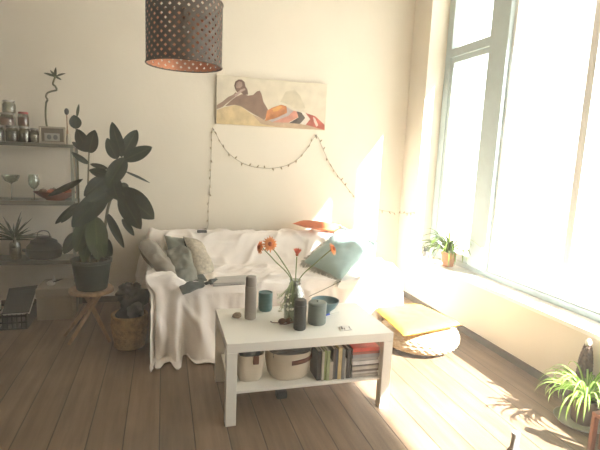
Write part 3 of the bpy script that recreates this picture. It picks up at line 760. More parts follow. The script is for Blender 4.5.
# second shelf
S2 = .9455
p = V((-1.178, 4.24, S2)); cg = thing('coupe_glass', p, 'wide coupe glass on the middle shelf', 'glass')
MB().shell([(.030, 0), (.030, .003), (.004, .008), (.0035, .125), (.012, .135), (.045, .152), (.062, .185), (.064, .198)], p, 28, .0015).build('bowl_and_stem', glassm, cg)
p = V((-1.02, 4.26, S2)); wg = thing('wine_glass', p, 'stemmed wine glass beside the coupe on the middle shelf', 'glass')
MB().shell([(.032, 0), (.032, .003), (.004, .008), (.0035, .085), (.02, .095), (.040, .125), (.043, .155), (.036, .205)], p, 28, .0015).build('bowl_and_stem', glassm, wg)
p = V((-.86, 4.24, S2)); rb = thing('fruit_bowl', p, 'shallow dark red bowl full of fruit on the middle shelf', 'bowl')
MB().shell([(.07, 0), (.075, .006), (.115, .03), (.155, .062), (.165, .07)], p, 36, .004, 1, .62).build('body', redm, rb)
for (dx, dy, dz, r_, mt_, lab) in ((-.088, -.01, .065, .033, fruitd, 'brown fruit at the left end of the red bowl'), (-.028, -.03, .062, .034, fruitm, 'red-orange fruit, second from the left in the red bowl'),
        (.035, -.012, .068, .036, fruito, 'brightest orange fruit in the middle of the red bowl'), (.100, -.01, .068, .034, fruitm, 'red fruit at the right end of the red bowl'),
        (-.02, .042, .066, .033, fruitd, 'brown fruit at the back of the red bowl'), (.06, .045, .070, .032, fruitm, 'red fruit at the back right of the red bowl')):
    c = p + V((dx, dy, dz)); th = thing('fruit', c - V((0, 0, r_)), lab, 'fruit', 'fruit in the red bowl')
    MB().ball(c, (r_, r_, r_ * .9), 18, 12).build('skin', mt_, th); MB().tube([c + V((0, 0, r_ * .85)), c + V((.003, 0, r_ * 1.15))], .003, 6).build('stem', stemm, th)
# third shelf
S3 = .4525
p = V((-1.175, 4.25, S3)); sk = thing('spiky_plant', p, 'dark spiky-leaved plant in a pale glass jar on the lowest shelf', 'plant')
MB().shell([(.04, 0), (.043, .006), (.043, .12), (.036, .14)], p, 24, .003).build('jar', jarglass, sk)
MB().lathe([(0, .004), (.039, .004), (.040, .10), (0, .104)], p, 20).build('pebbles', mat('pale_pebbles', (.30, .27, .19), .9, .5, 90, .6, 90), sk)
MB().tube([p + V((0, 0, .10)), p + V((0, 0, .19))], .012, 8).build('stem', stemm, sk)
for i in range(30):
    a = R.uniform(0, 2 * PI); el = R.uniform(-.1, 1.3); L = R.uniform(.15, .235)
    d = V((math.cos(a) * math.cos(el), math.sin(a) * math.cos(el) * .55, math.sin(el)))
    c = p + V((0, 0, .155 + .03 * R.random())); tip = c + d * L
    tip.y = min(tip.y, 4.40)
    leaf(MB(), c, tip, .020, (d.x * -.3, -.8, .7), .05, 8, .3, lambda v: (1 - v) ** .6 * min(1, .55 + v * 3)).build('leaf', spikel, sk, smooth=80)
p = V((-.965, 4.27, S3)); ip = thing('iron_pot', p, 'black lidded iron pot with a thin loop handle on the lowest shelf', 'pot')
MB().lathe([(.10, 0), (.125, .01), (.138, .04), (.138, .085), (.132, .09)], p, 36, None, 1, .85).build('body', blackm, ip)
MB().lathe([(.134, .091), (.134, .10), (.11, .125), (.105, .128), (.10, .15), (.06, .17), (.055, .185), (.0, .19)], p, 36, None, 1, .85).build('lid', blackm, ip)
MB().tube(curve([p + V((-.045, -.02, .185)), p + V((-.035, -.02, .222)), p + V((.0, -.02, .236)), p + V((.035, -.02, .228)), p + V((.05, -.02, .20)), p + V((.045, -.02, .18))]), .004, 8).build('handle', blackm, ip)
for dx in (-.142, .142): MB().tube(curve([p + V((dx * .93, -.03, .062)), p + V((dx * 1.08, -.02, .07)), p + V((dx * 1.08, .02, .07)), p + V((dx * .93, .03, .062))]), .008, 8).build('lug', blackm, ip)
# on the floor under the shelf
p = V((-.842, 4.12, 0)); bx_ = thing('storage_box', p, 'pale lidded storage box under the shelf', 'box')
MB().box(-.975, -.715, 4.0, 4.30, 0, .185).build('body', boxm, bx_, smooth=0, bevel=.004)
MB().box(-.980, -.710, 3.995, 4.305, .186, .262).build('lid', boxm, bx_, smooth=0, bevel=.008)
p = V((-.862, 4.08, .2625)); orn = thing('bird_ornament', p, 'small white bird-shaped ornament on the storage box', 'ornament')
MB().ball(p + V((-.02, 0, .022)), (.032, .022, .022), 14, 10).build('body', whitem, orn)
MB().tube(curve([p + V((-.005, 0, .03)), p + V((.004, 0, .055)), p + V((.0, 0, .085))]), [.013] * 8 + [.005] * 9, 8).build('neck', whitem, orn)
MB().tube([p + V((.0, -.012, .035)), p + V((.035, -.012, .046)), p + V((.07, -.012, .058))], [.006, .006, .002], 6).build('dark_quill', darkm, orn)
# record crate with contents
p = V((-1.16, 3.96, 0)); rc = thing('wire_crate', p, 'low dark crate of papers on the floor under the shelf', 'crate')
x0, x1, y0, y1 = -1.36, -1.0, 3.82, 4.12
cr = MB().box(x0, x1, y0, y1, 0, .012)
for z in (.05, .10): cr.box(x0, x1, y0, y0 + .006, z, z + .012).box(x0, x1, y1 - .006, y1, z, z + .012)
cr.build('tray', blackm, rc, smooth=0)
for i in range(12):
    x = x0 + .004 + i * (x1 - x0 - .014) / 11
    MB().box(x, x + .008, y0, y0 + .006, .012, .12).build('front_bar', blackm, rc, smooth=0)
MB().box(x0, x0 + .008, y0 + .006, y1 - .006, .012, .12).build('side_panel', blackm, rc, smooth=0); MB().box(x1 - .008, x1, y0 + .006, y1 - .006, .012, .12).build('side_panel', blackm, rc, smooth=0)
for i, (xa, wd, hh, c, lab) in enumerate(((-1.34, .03, .10, (.05, .05, .05), 'black booklet at the left end of the dark crate'), (-1.22, .028, .095, (.32, .28, .21), 'pale booklet standing in the dark crate'), (-1.17, .03, .10, (.05, .045, .04), 'dark booklet in the middle of the crate'), (-1.09, .03, .09, (.09, .08, .07), 'brown booklet at the right of the crate'))):
    th = thing('booklet', (xa, 3.95, .0125), lab, 'booklet', 'booklets in the dark crate')
    cm_ = mat('booklet_cover_%d' % i, c, .6, .15, 20)
    MB().box(xa, xa + wd, 3.832, 3.835, .0125, .0125 + hh).box(xa, xa + .002, 3.835, 4.08, .0125, .0125 + hh).box(xa + wd - .002, xa + wd, 3.835, 4.08, .0125, .0125 + hh).build('cover', cm_, th, smooth=0)
    MB().box(xa + .002, xa + wd - .002, 3.836, 4.075, .014, .009 + hh).build('pages', pagem, th, smooth=0)
lid = thing('folder', (-1.12, 3.98, .121), 'big dark folder propped at a slant on the crate', 'folder')
fq = [V((-1.17, 3.84, .122)), V((-.992, 3.85, .122)), V((-.985, 4.10, .262)), V((-1.19, 4.10, .242))]
def plate(q, t):
    n_ = (q[1] - q[0]).cross(q[3] - q[0]).normalized() * t
    b_ = MB(); b_.add([p_ for p_ in q] + [p_ + n_ for p_ in q], [(3, 2, 1, 0), (4, 5, 6, 7), (0, 1, 5, 4), (1, 2, 6, 5), (2, 3, 7, 6), (3, 0, 4, 7)]); return b_
plate(fq, .006).build('front_cover', mat('charcoal_card', (.035, .035, .034), .6, .15, 14), lid, smooth=0)
plate([p_ + V((.003, .004, -.014)) for p_ in fq], .012).build('papers', pagem, lid, smooth=0)
plate([p_ + V((0, 0, -.020)) for p_ in fq], .004).build('rear_cover', darkm, lid, smooth=0)
wb = MB().lathe([(.03, 0), (.046, .006), (.048, .075), (.04, .085), (0, .086)], (-1.255, 3.95, .121), 24).build('paper_roll', mat('white_paper_roll', (.62, .57, .48), .9, .06, 20), org=(-1.255, 3.95, .121))
tag(wb, 'white paper roll lying at the left edge on the dark crate', 'paper roll')

# ------------------------------------------------------------------ stool and rubber plant
SP = V((-.497, 3.50, 0))
stl = thing('plant_stool', SP, 'round pale wooden three-legged stool under the rubber plant', 'stool')
MB().lathe([(.13, .372), (.15, .376), (.15, .394), (.145, .400), (0, .400)], SP, 40).build('seat', woodm, stl)
for (a_, b_) in (((95, 296), (69, 346)), ((87, 297), (66, 337)), ((96, 300), (110, 343))):
    foot = aZ(*b_, .0); foot = V((SP.x + (foot.x - SP.x), foot.y if a_[1] != 297 else 3.62, 0))
    top = V((SP.x - (foot.x - SP.x) * .45, SP.y - (foot.y - SP.y) * .45, .372))
    if a_ == (87, 297): foot.x = -.70; top = V((-.45, 3.46, .372))
    dirv = (top - foot).normalized(); f2 = foot + V((0, 0, .010))
    MB().tube([f2, lerp(f2, top, .5), top], [.0125, .0155, .018], 12).build('leg', woodm, stl)
RP = V((-.492, 3.49, .4005))
rp_ = thing('rubber_plant', RP, 'tall dark-leaved rubber plant in a black pot on the wooden stool', 'plant')
MB().shell([(.098, 0), (.102, .006), (.128, .19), (.137, .195), (.137, .215), (.132, .217)], RP, 36, .006).build('pot', potm, rp_)
MB().lathe([(0, .185), (.122, .185), (0, .19)], RP, 28).build('soil', soilm, rp_)
YP = 3.45
def stem(pts, r0, r1):
    c = curve([aY(*q_) if len(q_) == 3 else V(q_) for q_ in pts], 8); k = len(c)
    MB().tube(c, [lerp(r0, r1, i / (k - 1)) for i in range(k)], 9).build('stem', stemm, rp_)
b0 = RP + V((.0, -.01, .18))
def P3(x, y, dy=0): return (x, y, YP + dy)
stem([P3(97, 262, .03), P3(104, 232), P3(108, 208), P3(114, 190, -.03), P3(119, 172, -.03), P3(122, 157, -.02)], .012, .006)
stem([P3(89, 262, .03), P3(88, 220, .02), P3(88, 185, .02), P3(89, 152, .02)], .009, .005)
stem([P3(81, 262, .05), P3(79, 220, .08), P3(78, 170, .10), P3(76, 128, .10)], .008, .004)
LEAVES = [  # base px, tip px, width px, depth shift of base and tip, lighter?
 (122, 157, 112, 122, 11.5, -.02, -.06, 0), (122, 156, 137, 130, 13, -.02, .04, 0), (117, 159, 107, 138, 11, -.02, -.1, 0),
 (123, 160, 152, 147, 13, -.02, -.02, 0), (125, 158, 107, 188, 16, -.06, -.16, 0), (124, 171, 150, 183, 2.5, 0, .06, 0),
 (88, 152, 77, 129, 12, .02, .0, 0), (89, 153, 95, 130, 13, .02, -.04, 0), (76, 129, 74, 115, 11, .10, .1, 0), (77, 117, 79, 104, 2.6, .1, .1, 1),
 (89, 164, 71, 152, 5.5, .02, -.02, 0), (88, 152, 72, 142, 5, .02, .08, 0), (108, 169, 90, 164, 5, -.02, .02, 0), (110, 175, 89, 170, 9, -.02, -.06, 0),
 (83, 179, 48, 196, 6, .02, .12, 0), (121, 184, 80, 207, 17, -.03, -.14, 0), (108, 190, 72, 227, 20, -.02, -.12, 0), (117, 189, 154, 219, 23, -.03, -.12, 0),
 (121, 194, 141, 229, 18, -.04, -.2, 0), (107, 213, 124, 248, 8, 0, -.08, 0), (122, 219, 134, 236, 6.5, -.06, -.1, 0), (78, 203, 55, 224, 6.5, .05, .02, 0),
 (78, 206, 61, 223, 5, .05, -.05, 0), (95, 216, 98, 260, 20, .0, -.14, 1), (88, 218, 76, 252, 16, .0, -.1, 1), (100, 238, 112, 256, 14, .03, -.1, 0),
 (76, 232, 64, 254, 11, .06, .0, 0), (121, 183, 128, 190, 7, .0, .04, 0), (104, 178, 84, 196, 15, .0, -.1, 0), (112, 178, 118, 200, 16, 0, -.12, 0),
 (98, 232, 104, 258, 12, .0, -.16, 1), (88, 243, 84, 262, 12, .02, -.15, 1), (100, 186, 92, 212, 15, -.02, -.15, 0), (103, 176, 98, 196, 14, .05, .0, 0)]
for i, (bx0, by0, tx, ty, wpx, d0, d1, lt_) in enumerate(LEAVES):
    B_, T_ = aY(bx0, by0, YP + d0), aY(tx, ty, YP + d1)
    side = V((R.uniform(-.35, .35), -1, R.uniform(.0, .45)))
    side = (CAM - (B_ + T_) / 2).normalized() + V((R.uniform(-.3, .3), 0, R.uniform(-.15, .3)))
    leaf(MB(), B_, T_, wpx * .0072, side, R.uniform(.02, .08), 14, .18, lambda v: (math.sin(PI * min(1, v ** .9)) ** .62) if 0.02 < v < .985 else .06, 6).build('leaf', rubleafl if lt_ else rubleaf, rp_, smooth=80)

# ------------------------------------------------------------------ basket with dark clothes
BC = V((-.235, 3.37, 0)); wbk = thing('wicker_basket', BC, 'round brown wicker basket of dark clothes beside the sofa', 'basket')
def wick(inner):
    def fn(u, v):
        a = 2 * PI * u; r = lerp(.098, .122, min(1, v * 1.4)) if v < .72 else lerp(.122, .115, (v - .72) / .28)
        row = v * 15; ki = math.floor(row)
        st = .006 * abs(math.sin(PI * row)) * (1 if (math.sin(a * 18 + (ki % 2) * PI)) > 0 else .35)
        if inner: r -= .010; st = 0
        return BC + V(((r + st) * math.cos(a), (r + st) * math.sin(a), .003 + .232 * v))
    return fn
b = MB().grid(wick(0), 216, 75, True)
b.lathe([(0, .003), (.098, .003)], BC, 36)
b.build('woven_wall', wickerm, wbk, smooth=80)
MB().tube([BC + V((.117 * math.cos(a), .117 * math.sin(a), .236)) for a in [i * PI / 24 for i in range(49)]], .008, 8).build('rim', wickerm, wbk)
cl = thing('clothes_heap', BC + V((0, 0, .15)), 'heap of dark clothes with a grey patch piled in the wicker basket', 'clothes')
MB().ball(BC + V((.0, -.005, .22)), (.090, .09, .11), 32, 22, .5, 2).build('dark_garment', clothesd, cl, smooth=80)
MB().ball(BC + V((.03, .03, .33)), (.105, .08, .10), 32, 22, .6, 5).build('dark_garment', clothesd, cl, smooth=80)
MB().ball(BC + V((.04, -.060, .265)), (.05, .045, .06), 28, 18, .7, 8).build('grey_garment', clothesl, cl, smooth=80)
MB().ball(BC + V((-.015, .0, .405)), (.06, .05, .05), 28, 18, .8, 12).build('dark_garment', clothesd, cl, smooth=80)

# ------------------------------------------------------------------ picture on the wall
pc = thing('canvas_picture', (.98, YB - .02, 1.65), 'wide canvas of a reclining figure in a patterned skirt on the back wall', 'picture')
PX0, PX1, PZ0, PZ1 = .455, 1.508, 1.648, 2.082
MB().box(PX0, PX1, YB - .032, YB - .001, PZ0, PZ1).build('canvas', canvasm, pc, smooth=0, bevel=.003)
layer = [0]
def art(name, pts, c, var=.15):
    layer[0] += 1; y = YB - .0325 - .00012 * layer[0]
    vs_ = []
    for (x, yy) in pts:   # picture pixels (33..580, 35..300) onto the canvas
        u = (x - 33) / (577 - 33); zt = lerp(38, 70, u); zb = lerp(272, 300, u)
        v = (yy - zt) / (zb - zt)
        vs_.append(V((lerp(PX0, PX1, min(max(u, .004), .996)), y, lerp(PZ1, PZ0, min(max(v, .008), .992)))))
    MB().add(vs_, [tuple(range(len(vs_)))]).build(name, mat('paint_' + name + str(layer[0]), c, .85, var, 14), pc, smooth=0)
art('smudge', [(340, 160), (365, 110), (410, 100), (440, 130), (470, 190), (420, 195), (370, 170)], (.56, .50, .37), .1)
art('hill', [(33, 205), (75, 190), (120, 180), (150, 186), (200, 222), (270, 250), (330, 265), (577, 282), (577, 300), (27, 272)], (.58, .45, .25))
art('shade', [(205, 225), (270, 250), (400, 262), (577, 288), (577, 300), (330, 285), (250, 270)], (.46, .33, .22))
art('torso', [(75, 186), (100, 160), (122, 142), (150, 128), (165, 126), (180, 134), (206, 130), (224, 112), (238, 108), (248, 128), (256, 160), (280, 198), (282, 222), (264, 250), (210, 222), (150, 186), (120, 179)], (.235, .145, .105))
art('arm', [(33, 202), (34, 182), (60, 166), (85, 144), (112, 130), (122, 118), (134, 128), (112, 148), (86, 168), (62, 190)], (.29, .19, .14))
art('head', [(122, 108), (115, 88), (120, 68), (134, 58), (150, 58), (164, 70), (168, 90), (178, 104), (182, 128), (160, 130), (146, 118), (130, 118)], (.17, .10, .075))
art('hair_wrap', [(120, 92), (124, 74), (138, 66), (152, 72), (154, 88), (142, 98), (128, 100)], (.34, .24, .19))
art('hand', [(116, 132), (146, 106), (164, 98), (170, 106), (148, 118), (126, 140)], (.42, .31, .26))
art('skirt', [(276, 205), (300, 190), (345, 174), (372, 182), (376, 215), (335, 236), (268, 256)], (.50, .20, .08), .35)
art('skirt_mark', [(300, 196), (340, 178), (352, 186), (330, 206), (308, 210)], (.62, .33, .10))
art('stripe', [(374, 186), (412, 205), (384, 228), (305, 262), (290, 252), (340, 232), (376, 214)], (.44, .38, .36))
art('band', [(410, 202), (440, 212), (432, 236), (385, 262), (300, 262), (382, 229)], (.56, .25, .18))
art('dark_band', [(424, 206), (450, 212), (470, 238), (444, 268), (388, 264), (436, 236)], (.10, .08, .07))
art('chevron', [(446, 208), (472, 213), (496, 244), (474, 272), (444, 268), (470, 238)], (.66, .60, .52))
art('red_band', [(470, 213), (520, 228), (573, 272), (573, 298), (474, 272), (496, 244)], (.45, .10, .07), .3)
art('pale_mark', [(510, 232), (522, 240), (540, 275), (530, 282), (516, 256)], (.62, .50, .42))

# ------------------------------------------------------------------ string lights
slp = [(204, 229, 4.30), (208, 226, 4.395), (208, 210, 4.408), (210, 185, 4.41), (211, 160, 4.41), (212, 131, 4.408)]
sw = [(212, 131), (214, 130), (222, 145), (233, 157), (247, 165), (262, 168), (278, 167.5), (294, 162), (306, 150), (316, 136), (322, 147), (330, 164), (341, 180), (353, 195), (363, 204), (378, 209.5)]
pts = [aY(*q_) for q_ in slp] + [aY(x, y, 4.408) for x, y in sw[1:]]
rw = [aX(398, 213, 2.385), aX(409, 213, 2.388), aX(419, 211.5, 2.385)]
pts += [aY(389, 211.5, 4.40)] + rw
path = curve(pts, 6)
sl = thing('string_lights', pts[0], 'thin string of tiny bulbs swagged on the wall above the sofa', 'string lights')
MB().tube(path, .0019, 5).build('wire', wirem, sl)
ctl = pts[0].copy()
hub = aZ(203, 231.5, .70)
MB().box(-.042, .042, -.024, .024, -.012, .012, Matrix.Translation(aY(202, 231.5, 4.17))).build('battery_box', darkm, sl, smooth=0, bevel=.006)
MB().tube(curve([aY(204, 231, 4.19), aY(207, 229, 4.28), pts[0]]), .0019, 5).build('wire', wirem, sl)
acc = 0; last = path[0]; k = 0
for p_ in path[6:]:
    acc += (p_ - last).length; last = p_
    if acc > .062:
        acc = 0; k += 1
        d = V((R.uniform(-.6, .6), -.7, R.choice((-1, -1, 1)) * .9)).normalized()
        if p_.z < .75 and p_.x < 1: continue
        MB().tube([p_, p_ + d * .014, p_ + d * .032], [.004, .0065, .003], 6).build('bulb', bulbm, sl)
for (x, y) in ((213.5, 130), (316, 135.5)):
    c = aY(x, y, 4.41); MB().tube([V((c.x, YB - .001, c.z)), V((c.x, YB - .028, c.z + .004))], .004, 8).build('nail', darkm, sl)
c = aY(362, 171, 4.42); hk = MB().tube([V((c.x, YB - .001, c.z)), V((c.x, YB - .02, c.z)), V((c.x, YB - .024, c.z + .006))], .006, 8).build('wall_hook', darkm, org=(c.x, YB - .01, c.z))
tag(hk, 'small dark hook in the wall right of the lights', 'hook')

# ------------------------------------------------------------------ pendant lamp
LP = V((.118, 3.0, 1.905)); LR, LH = .222, .36
pl = thing('pendant_lamp', LP, 'dark perforated drum pendant lamp with a copper lining', 'lamp')
def lattice(r, hole):
    nA, nZ = 54, 15
    b_ = MB()
    def pt(i, j):
        a = 2 * PI * i / nA; jj = min(max(j, 0), nZ); return V((LP.x + r * math.cos(a), LP.y + r * math.sin(a), LP.z + LH * jj / nZ))
    for j in range(0, nZ + 1):
        for i in range(nA):
            if (i + j) % 2 == 0: continue
            cpt = pt(i, j); cs = [pt(i + 1, j), pt(i, j + 1), pt(i - 1, j), pt(i, j - 1)]
            ins = [cpt.lerp(q_, hole) for q_ in cs]
            b_.add(cs + ins, [(k, (k + 1) % 4, 4 + (k + 1) % 4, 4 + k) for k in range(4)])
    return b_
lattice(LR, .42).build('shade', lampm, pl, smooth=0)
lattice(LR - .004, .36).build('lining', copperm, pl, smooth=0)
for z in (0, LH): MB().tube([LP + V((LR * math.cos(a), LR * math.sin(a), z)) for a in [i * PI / 36 for i in range(73)]], .005, 6).build('rim', lampm, pl)
for k in range(3):
    a = k * 2 * PI / 3 + .4; MB().tube([LP + V((LR * math.cos(a), LR * math.sin(a), LH - .02)), LP + V((.02 * math.cos(a), .02 * math.sin(a), LH - .03))], .003, 6).build('spoke', lampm, pl)
MB().lathe([(.02, LH - .11), (.024, LH - .10), (.024, LH - .03), (.008, LH - .01), (.006, LH)], LP, 16).build('socket', lampm, pl)
MB().ball(LP + V((0, 0, LH - .145)), (.03, .03, .038), 16, 12).build('bulb', mat('bulb_glass', (.8, .78, .7), .2), pl)
MB().tube([LP + V((0, 0, LH - .01)), V((LP.x, LP.y, ZC - .002))], .003, 6).build('cord', lampm, pl)

# ------------------------------------------------------------------ spider plants
def spider(th, c, n, L0, L1, mt, wd=.013, spread=1.0, ymax=None, xmax=None, zmin=None, wall=False):
    for i in range(n):
        a = 2 * PI * (i * .618 + R.uniform(-.05, .05)); L = R.uniform(L0, L1)
        if wall and math.cos(a) > .15 and R.random() < .6: a = PI - a
        el = R.uniform(.55, 1.35); dr = R.uniform(.5, 1.15) * spread
        hv = V((math.cos(a), math.sin(a), 0)); pts_ = []; pos = V(c) + hv * .012; ang = el; ns = 12
        for k in range(ns + 1):
            pts_.append(pos.copy()); pos = pos + (hv * math.cos(ang) + V((0, 0, math.sin(ang)))) * (L / ns); ang -= dr * (2.4 * k / ns + .3) / ns * 1.9
        if xmax is not None:
            mx_ = max(q_.x for q_ in pts_)
            if mx_ > xmax:
                k_ = (xmax - c[0]) / (mx_ - c[0])
                for q_ in pts_: q_.x = c[0] + (q_.x - c[0]) * k_
        if zmin is not None:
            for q_ in pts_: q_.z = max(q_.z, zmin)
        sd = hv.cross(V((0, 0, 1)))
        def fn(u, v):
            t = v * ns; k = min(int(t), ns - 1); p_ = pts_[k].lerp(pts_[k + 1], t - k)
            w_ = wd * .5 * min(1, .55 + v * 3) * (1 - v ** 3) + .0004
            return p_ + sd * ((u - .5) * 2 * w_) + V((0, 0, abs(u - .5) * w_ * .9))
        MB().grid(fn, 4, 14).build('leaf', mt, th, smooth=80)
SPC = V((2.485, 3.60, WZ0 + .0005))
sp1 = thing('spider_plant', SPC, 'sunlit spider plant in a terracotta pot on the windowsill', 'plant')
MB().shell([(.045, 0), (.048, .006), (.062, .105), (.068, .107), (.068, .13), (.064, .131)], SPC, 32, .005).build('pot', terram, sp1)
MB().lathe([(0, .108), (.058, .108), (0, .112)], SPC, 24).build('soil', soilm, sp1)
spider(sp1, SPC + V((0, 0, .115)), 68, .22, .38, spidb, .021, 1.1, xmax=2.572, wall=True, zmin=WZ0 + .01)
for (x, y, X_) in ((484, 249, 2.50), (432, 247, 2.42), (433, 259, 2.37), (437, 251, 2.43)):
    e1 = aX(x, y, X_); s0 = SPC + V((0, 0, .13)); md = lerp(s0, e1, .5) + V((0, 0, .10))
    if e1.z < WZ0 + .02 and X_ > 2.39: e1.z = WZ0 + .02
    rn = MB().tube(curve([s0, md, e1], 6), .0018, 5).build('runner', stemg, sp1)
    pm = MB()
    for i in range(9):
        a = i * .7 * PI; d = V((math.cos(a), math.sin(a), R.uniform(-.2, .8))).normalized() * R.uniform(.022, .036)
        if e1.x + d.x > 2.57: d.x = -abs(d.x)
        pm.tube([e1, e1 + d * .6, e1 + d + V((0, 0, -.006))], [.002, .0055, .001], 5)
    pm.build('plantlet', plantlet, rn)
p = V((2.49, 3.985, WZ0 + .0005)); sc_ = thing('succulent', p, 'small grey pot of dark spiky sprigs in the far windowsill corner', 'plant')
MB().shell([(.03, 0), (.034, .005), (.038, .06)], p, 24, .004).build('pot', mat('grey_stone_pot', (.20, .19, .17), .8, .2, 20), sc_)
MB().lathe([(0, .05), (.034, .05), (0, .054)], p, 20).build('soil', soilm, sc_)
for i in range(16):
    a = R.uniform(0, 2 * PI); d = V((math.cos(a) * .5, math.sin(a) * .5, R.uniform(.5, 1.2))).normalized() * R.uniform(.05, .09); c = p + V((R.uniform(-.02, .02), R.uniform(-.02, .02), .05))
    MB().tube([c, c + d * .5, c + d], [.004, .006, .001], 6).build('sprig', mat('dark_sprig', (.07, .08, .06), .7) if 'dark_sprig' not in MATS else MATS['dark_sprig'], sc_)
p = V((2.47, 3.885, WZ0 + .0005)); cp_ = tag(MB().lathe([(.016, 0), (.02, .004), (.013, .05), (.018, .075), (.010, .10), (0, .104)], p, 18).build('figurine', mat('grey_green_stone', (.22, .23, .19), .7, .2, 20), org=p), 'slim grey-green figurine between the two sill plants', 'figurine')
# floor plant by the window wall
FP = V((2.225, 1.86, 0))
sau = tag(MB().shell([(.08, 0), (.085, .004), (.125, .012), (.135, .024)], FP, 40, .004).build('saucer', mat('grey_saucer', (.34, .31, .27), .5, .1, 14), org=FP), 'wide grey saucer under the floor spider plant', 'saucer')
FQ = FP + V((.02, 0, .0065))
sp2 = thing('spider_plant', FQ, 'green spider plant in a brown pot on the floor by the wall', 'plant')
MB().shell([(.055, 0), (.060, .006), (.072, .135), (.074, .14)], FQ, 32, .005).build('pot', brownpot, sp2)
MB().lathe([(0, .118), (.064, .118), (0, .122)], FQ, 24).build('soil', soilm, sp2)
spider(sp2, FQ + V((0, 0, .125)), 82, .22, .40, spidl, .014, 1.35, xmax=2.375, zmin=.03)
# wooden stand and cactus at the right edge
SD = V((2.112, 1.60, 0)); sd_ = thing('wooden_stand', SD, 'reddish wooden plant stand at the right edge of the view', 'stand')
for dx in (-.060, -.026, .008):
    MB().box(SD.x + dx - .0155, SD.x + dx + .0155, SD.y - .045, SD.y - .030, 0, .215).build('front_slat', woodr, sd_, smooth=0, bevel=.003)
MB().box(SD.x - .0755, SD.x + .0235, SD.y - .0295, SD.y + .045, .195, .215).build('top_board', woodr, sd_, smooth=0, bevel=.003)
for dx in (-.060, .008): MB().box(SD.x + dx - .0155, SD.x + dx + .0155, SD.y + .025, SD.y + .044, 0, .1945).build('rear_leg', woodr, sd_, smooth=0, bevel=.003)
jz = SD + V((-.028, 0, .2155)); jr = thing('lidded_pot', jz, 'small black pot with a white lid on the wooden stand', 'pot')
MB().lathe([(.026, 0), (.030, .004), (.030, .035), (.026, .038)], jz, 28).build('body', blackm, jr)
MB().lathe([(.031, .0385), (.032, .041), (.032, .058), (.026, .063), (0, .064)], jz, 28).build('lid', whitem, jr)
cz = V((2.342, 1.975, .0005)); cc = thing('cactus', cz, 'tall brown knobbly cactus against the wall behind the floor spider plant', 'cactus')
MB().shell([(.042, 0), (.046, .005), (.05, .085)], cz, 28, .004).build('pot', blackm, cc)
MB().lathe([(0, .07), (.044, .07), (0, .076)], cz, 24).build('soil', soilm, cc)
def cact(u, v):
    a = 2 * PI * u; r = .040 * (math.sin(PI * min(.999, .14 + v * .85)) ** .4) * .95 * (1 + .16 * math.sin(a * 9 + v * 40) * math.sin(v * 60))
    return cz + V((r * math.cos(a), r * math.sin(a), .07 + .34 * v))
MB().grid(cact, 54, 70, True).build('body', cactusm, cc, smooth=80)
MB().ball(cz + V((-.006, -.004, .415)), (.016, .016, .022), 14, 10, .4, 3).build('sunlit_tip', whitem, cc)  # white ball paints in the sunlit top of the cactus
# grey bottle at the bottom edge
p = aZ(516, 432, .22); p.z = 0
gb = thing('grey_bottle', p, 'pale grey bottle standing in the sun on the floor, only its neck in view', 'bottle')
MB().lathe([(.04, 0), (.045, .006), (.045, .085), (.034, .115), (.0185, .145), (.0155, .20)], p, 28).build('body', greybot, gb)
MB().lathe([(.0155, .2005), (.0185, .203), (.0185, .218), (.014, .221), (0, .221)], p, 24).build('lip', greybot, gb)
# pale cable in the far corner
p = V((2.27, 4.25, 0)); cb = thing('coiled_cable', p, 'pale coiled cable on the floor in the far right corner', 'cable')
MB().tube([p + V((.055 * math.cos(a) * (1 - .01 * i), .045 * math.sin(a), .006 + .002 * i)) for i, a in enumerate([k * PI / 8 for k in range(50)])], .005, 6).build('coil', cablem, cb)
MB().box(p.x - .02, p.x + .02, p.y + .06, p.y + .09, .0, .045).build('plug', cablem, cb, smooth=0, bevel=.008)

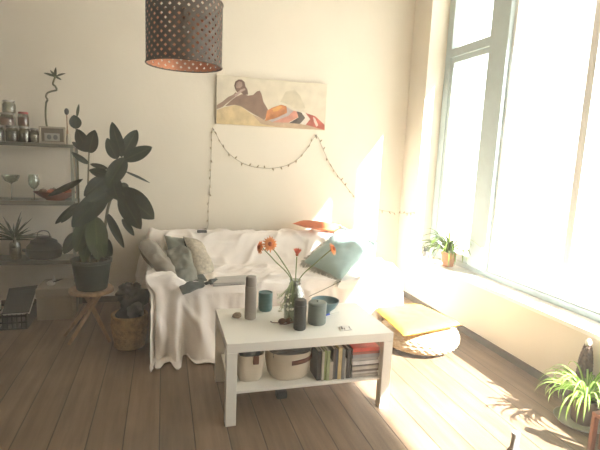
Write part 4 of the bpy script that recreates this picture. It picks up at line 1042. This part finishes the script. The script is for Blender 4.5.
# ------------------------------------------------------------------ light
wd_ = bpy.data.worlds.new('sky'); SC.world = wd_; wd_.use_nodes = True
nt = wd_.node_tree; bg = nt.nodes['Background']
tcw = N(nt, 'ShaderNodeTexCoord'); spw = N(nt, 'ShaderNodeSeparateXYZ'); nt.links.new(tcw.outputs['Generated'], spw.inputs[0])
rw_ = N(nt, 'ShaderNodeValToRGB'); e = rw_.color_ramp.elements
e[0].position = .5; e[0].color = (1, .97, .91, 1); e[1].position = .80; e[1].color = (.56, .59, .62, 1)
mrw = N(nt, 'ShaderNodeMapRange'); mrw.inputs['From Min'].default_value = -1; nt.links.new(spw.outputs['Z'], mrw.inputs['Value'])
nt.links.new(mrw.outputs[0], rw_.inputs[0]); nt.links.new(rw_.outputs[0], bg.inputs['Color'])
bg.inputs['Strength'].default_value = 5.2
sun = bpy.data.lights.new('sun', 'SUN'); sun.energy = 50; sun.angle = rad(1.2); sun.color = (1, .98, .95)
sob = bpy.data.objects.new('sun', sun); COL.objects.link(sob); sob.location = (6, -2, 6)
sob.rotation_euler = V((-.77, 1, -1.07)).to_track_quat('-Z', 'Y').to_euler()
GLARE_DENSITY = 0.025  # density of the added scattering volume that imitates lens glare
if GLARE_DENSITY > 0:
    hz = MB().box(XL + .01, XR - .001, YN + .01, YB - .001, .001, ZC - .001).build('glare_veil', bpy.data.materials.new('glare_veil'), smooth=0)
    tag(hz, 'added scattering volume imitating lens glare across the room', 'glare_veil', kind='stuff')
    hm = hz.data.materials[0]; hm.use_nodes = True; nt = hm.node_tree; nt.nodes.remove(nt.nodes['Principled BSDF'])
    vsn = N(nt, 'ShaderNodeVolumeScatter', Density=GLARE_DENSITY, Anisotropy=-.2); vsn.inputs['Color'].default_value = (1, .95, .85, 1)
    nt.links.new(vsn.outputs[0], nt.nodes['Material Output'].inputs['Volume'])

SC.view_settings.view_transform = 'Standard'; SC.view_settings.look = 'None'; SC.view_settings.gamma = 1
SC.view_settings.use_curve_mapping = False; SC.view_settings.exposure = 0.33
cy = SC.cycles
cy.use_denoising = True
try: cy.denoiser = 'OPENIMAGEDENOISE'
except Exception: pass
cy.max_bounces = 10; cy.diffuse_bounces = 6; cy.glossy_bounces = 3; cy.transmission_bounces = 6; cy.transparent_max_bounces = 16; cy.volume_bounces = 1
cy.caustics_reflective = False; cy.caustics_refractive = False; cy.sample_clamp_indirect = 8
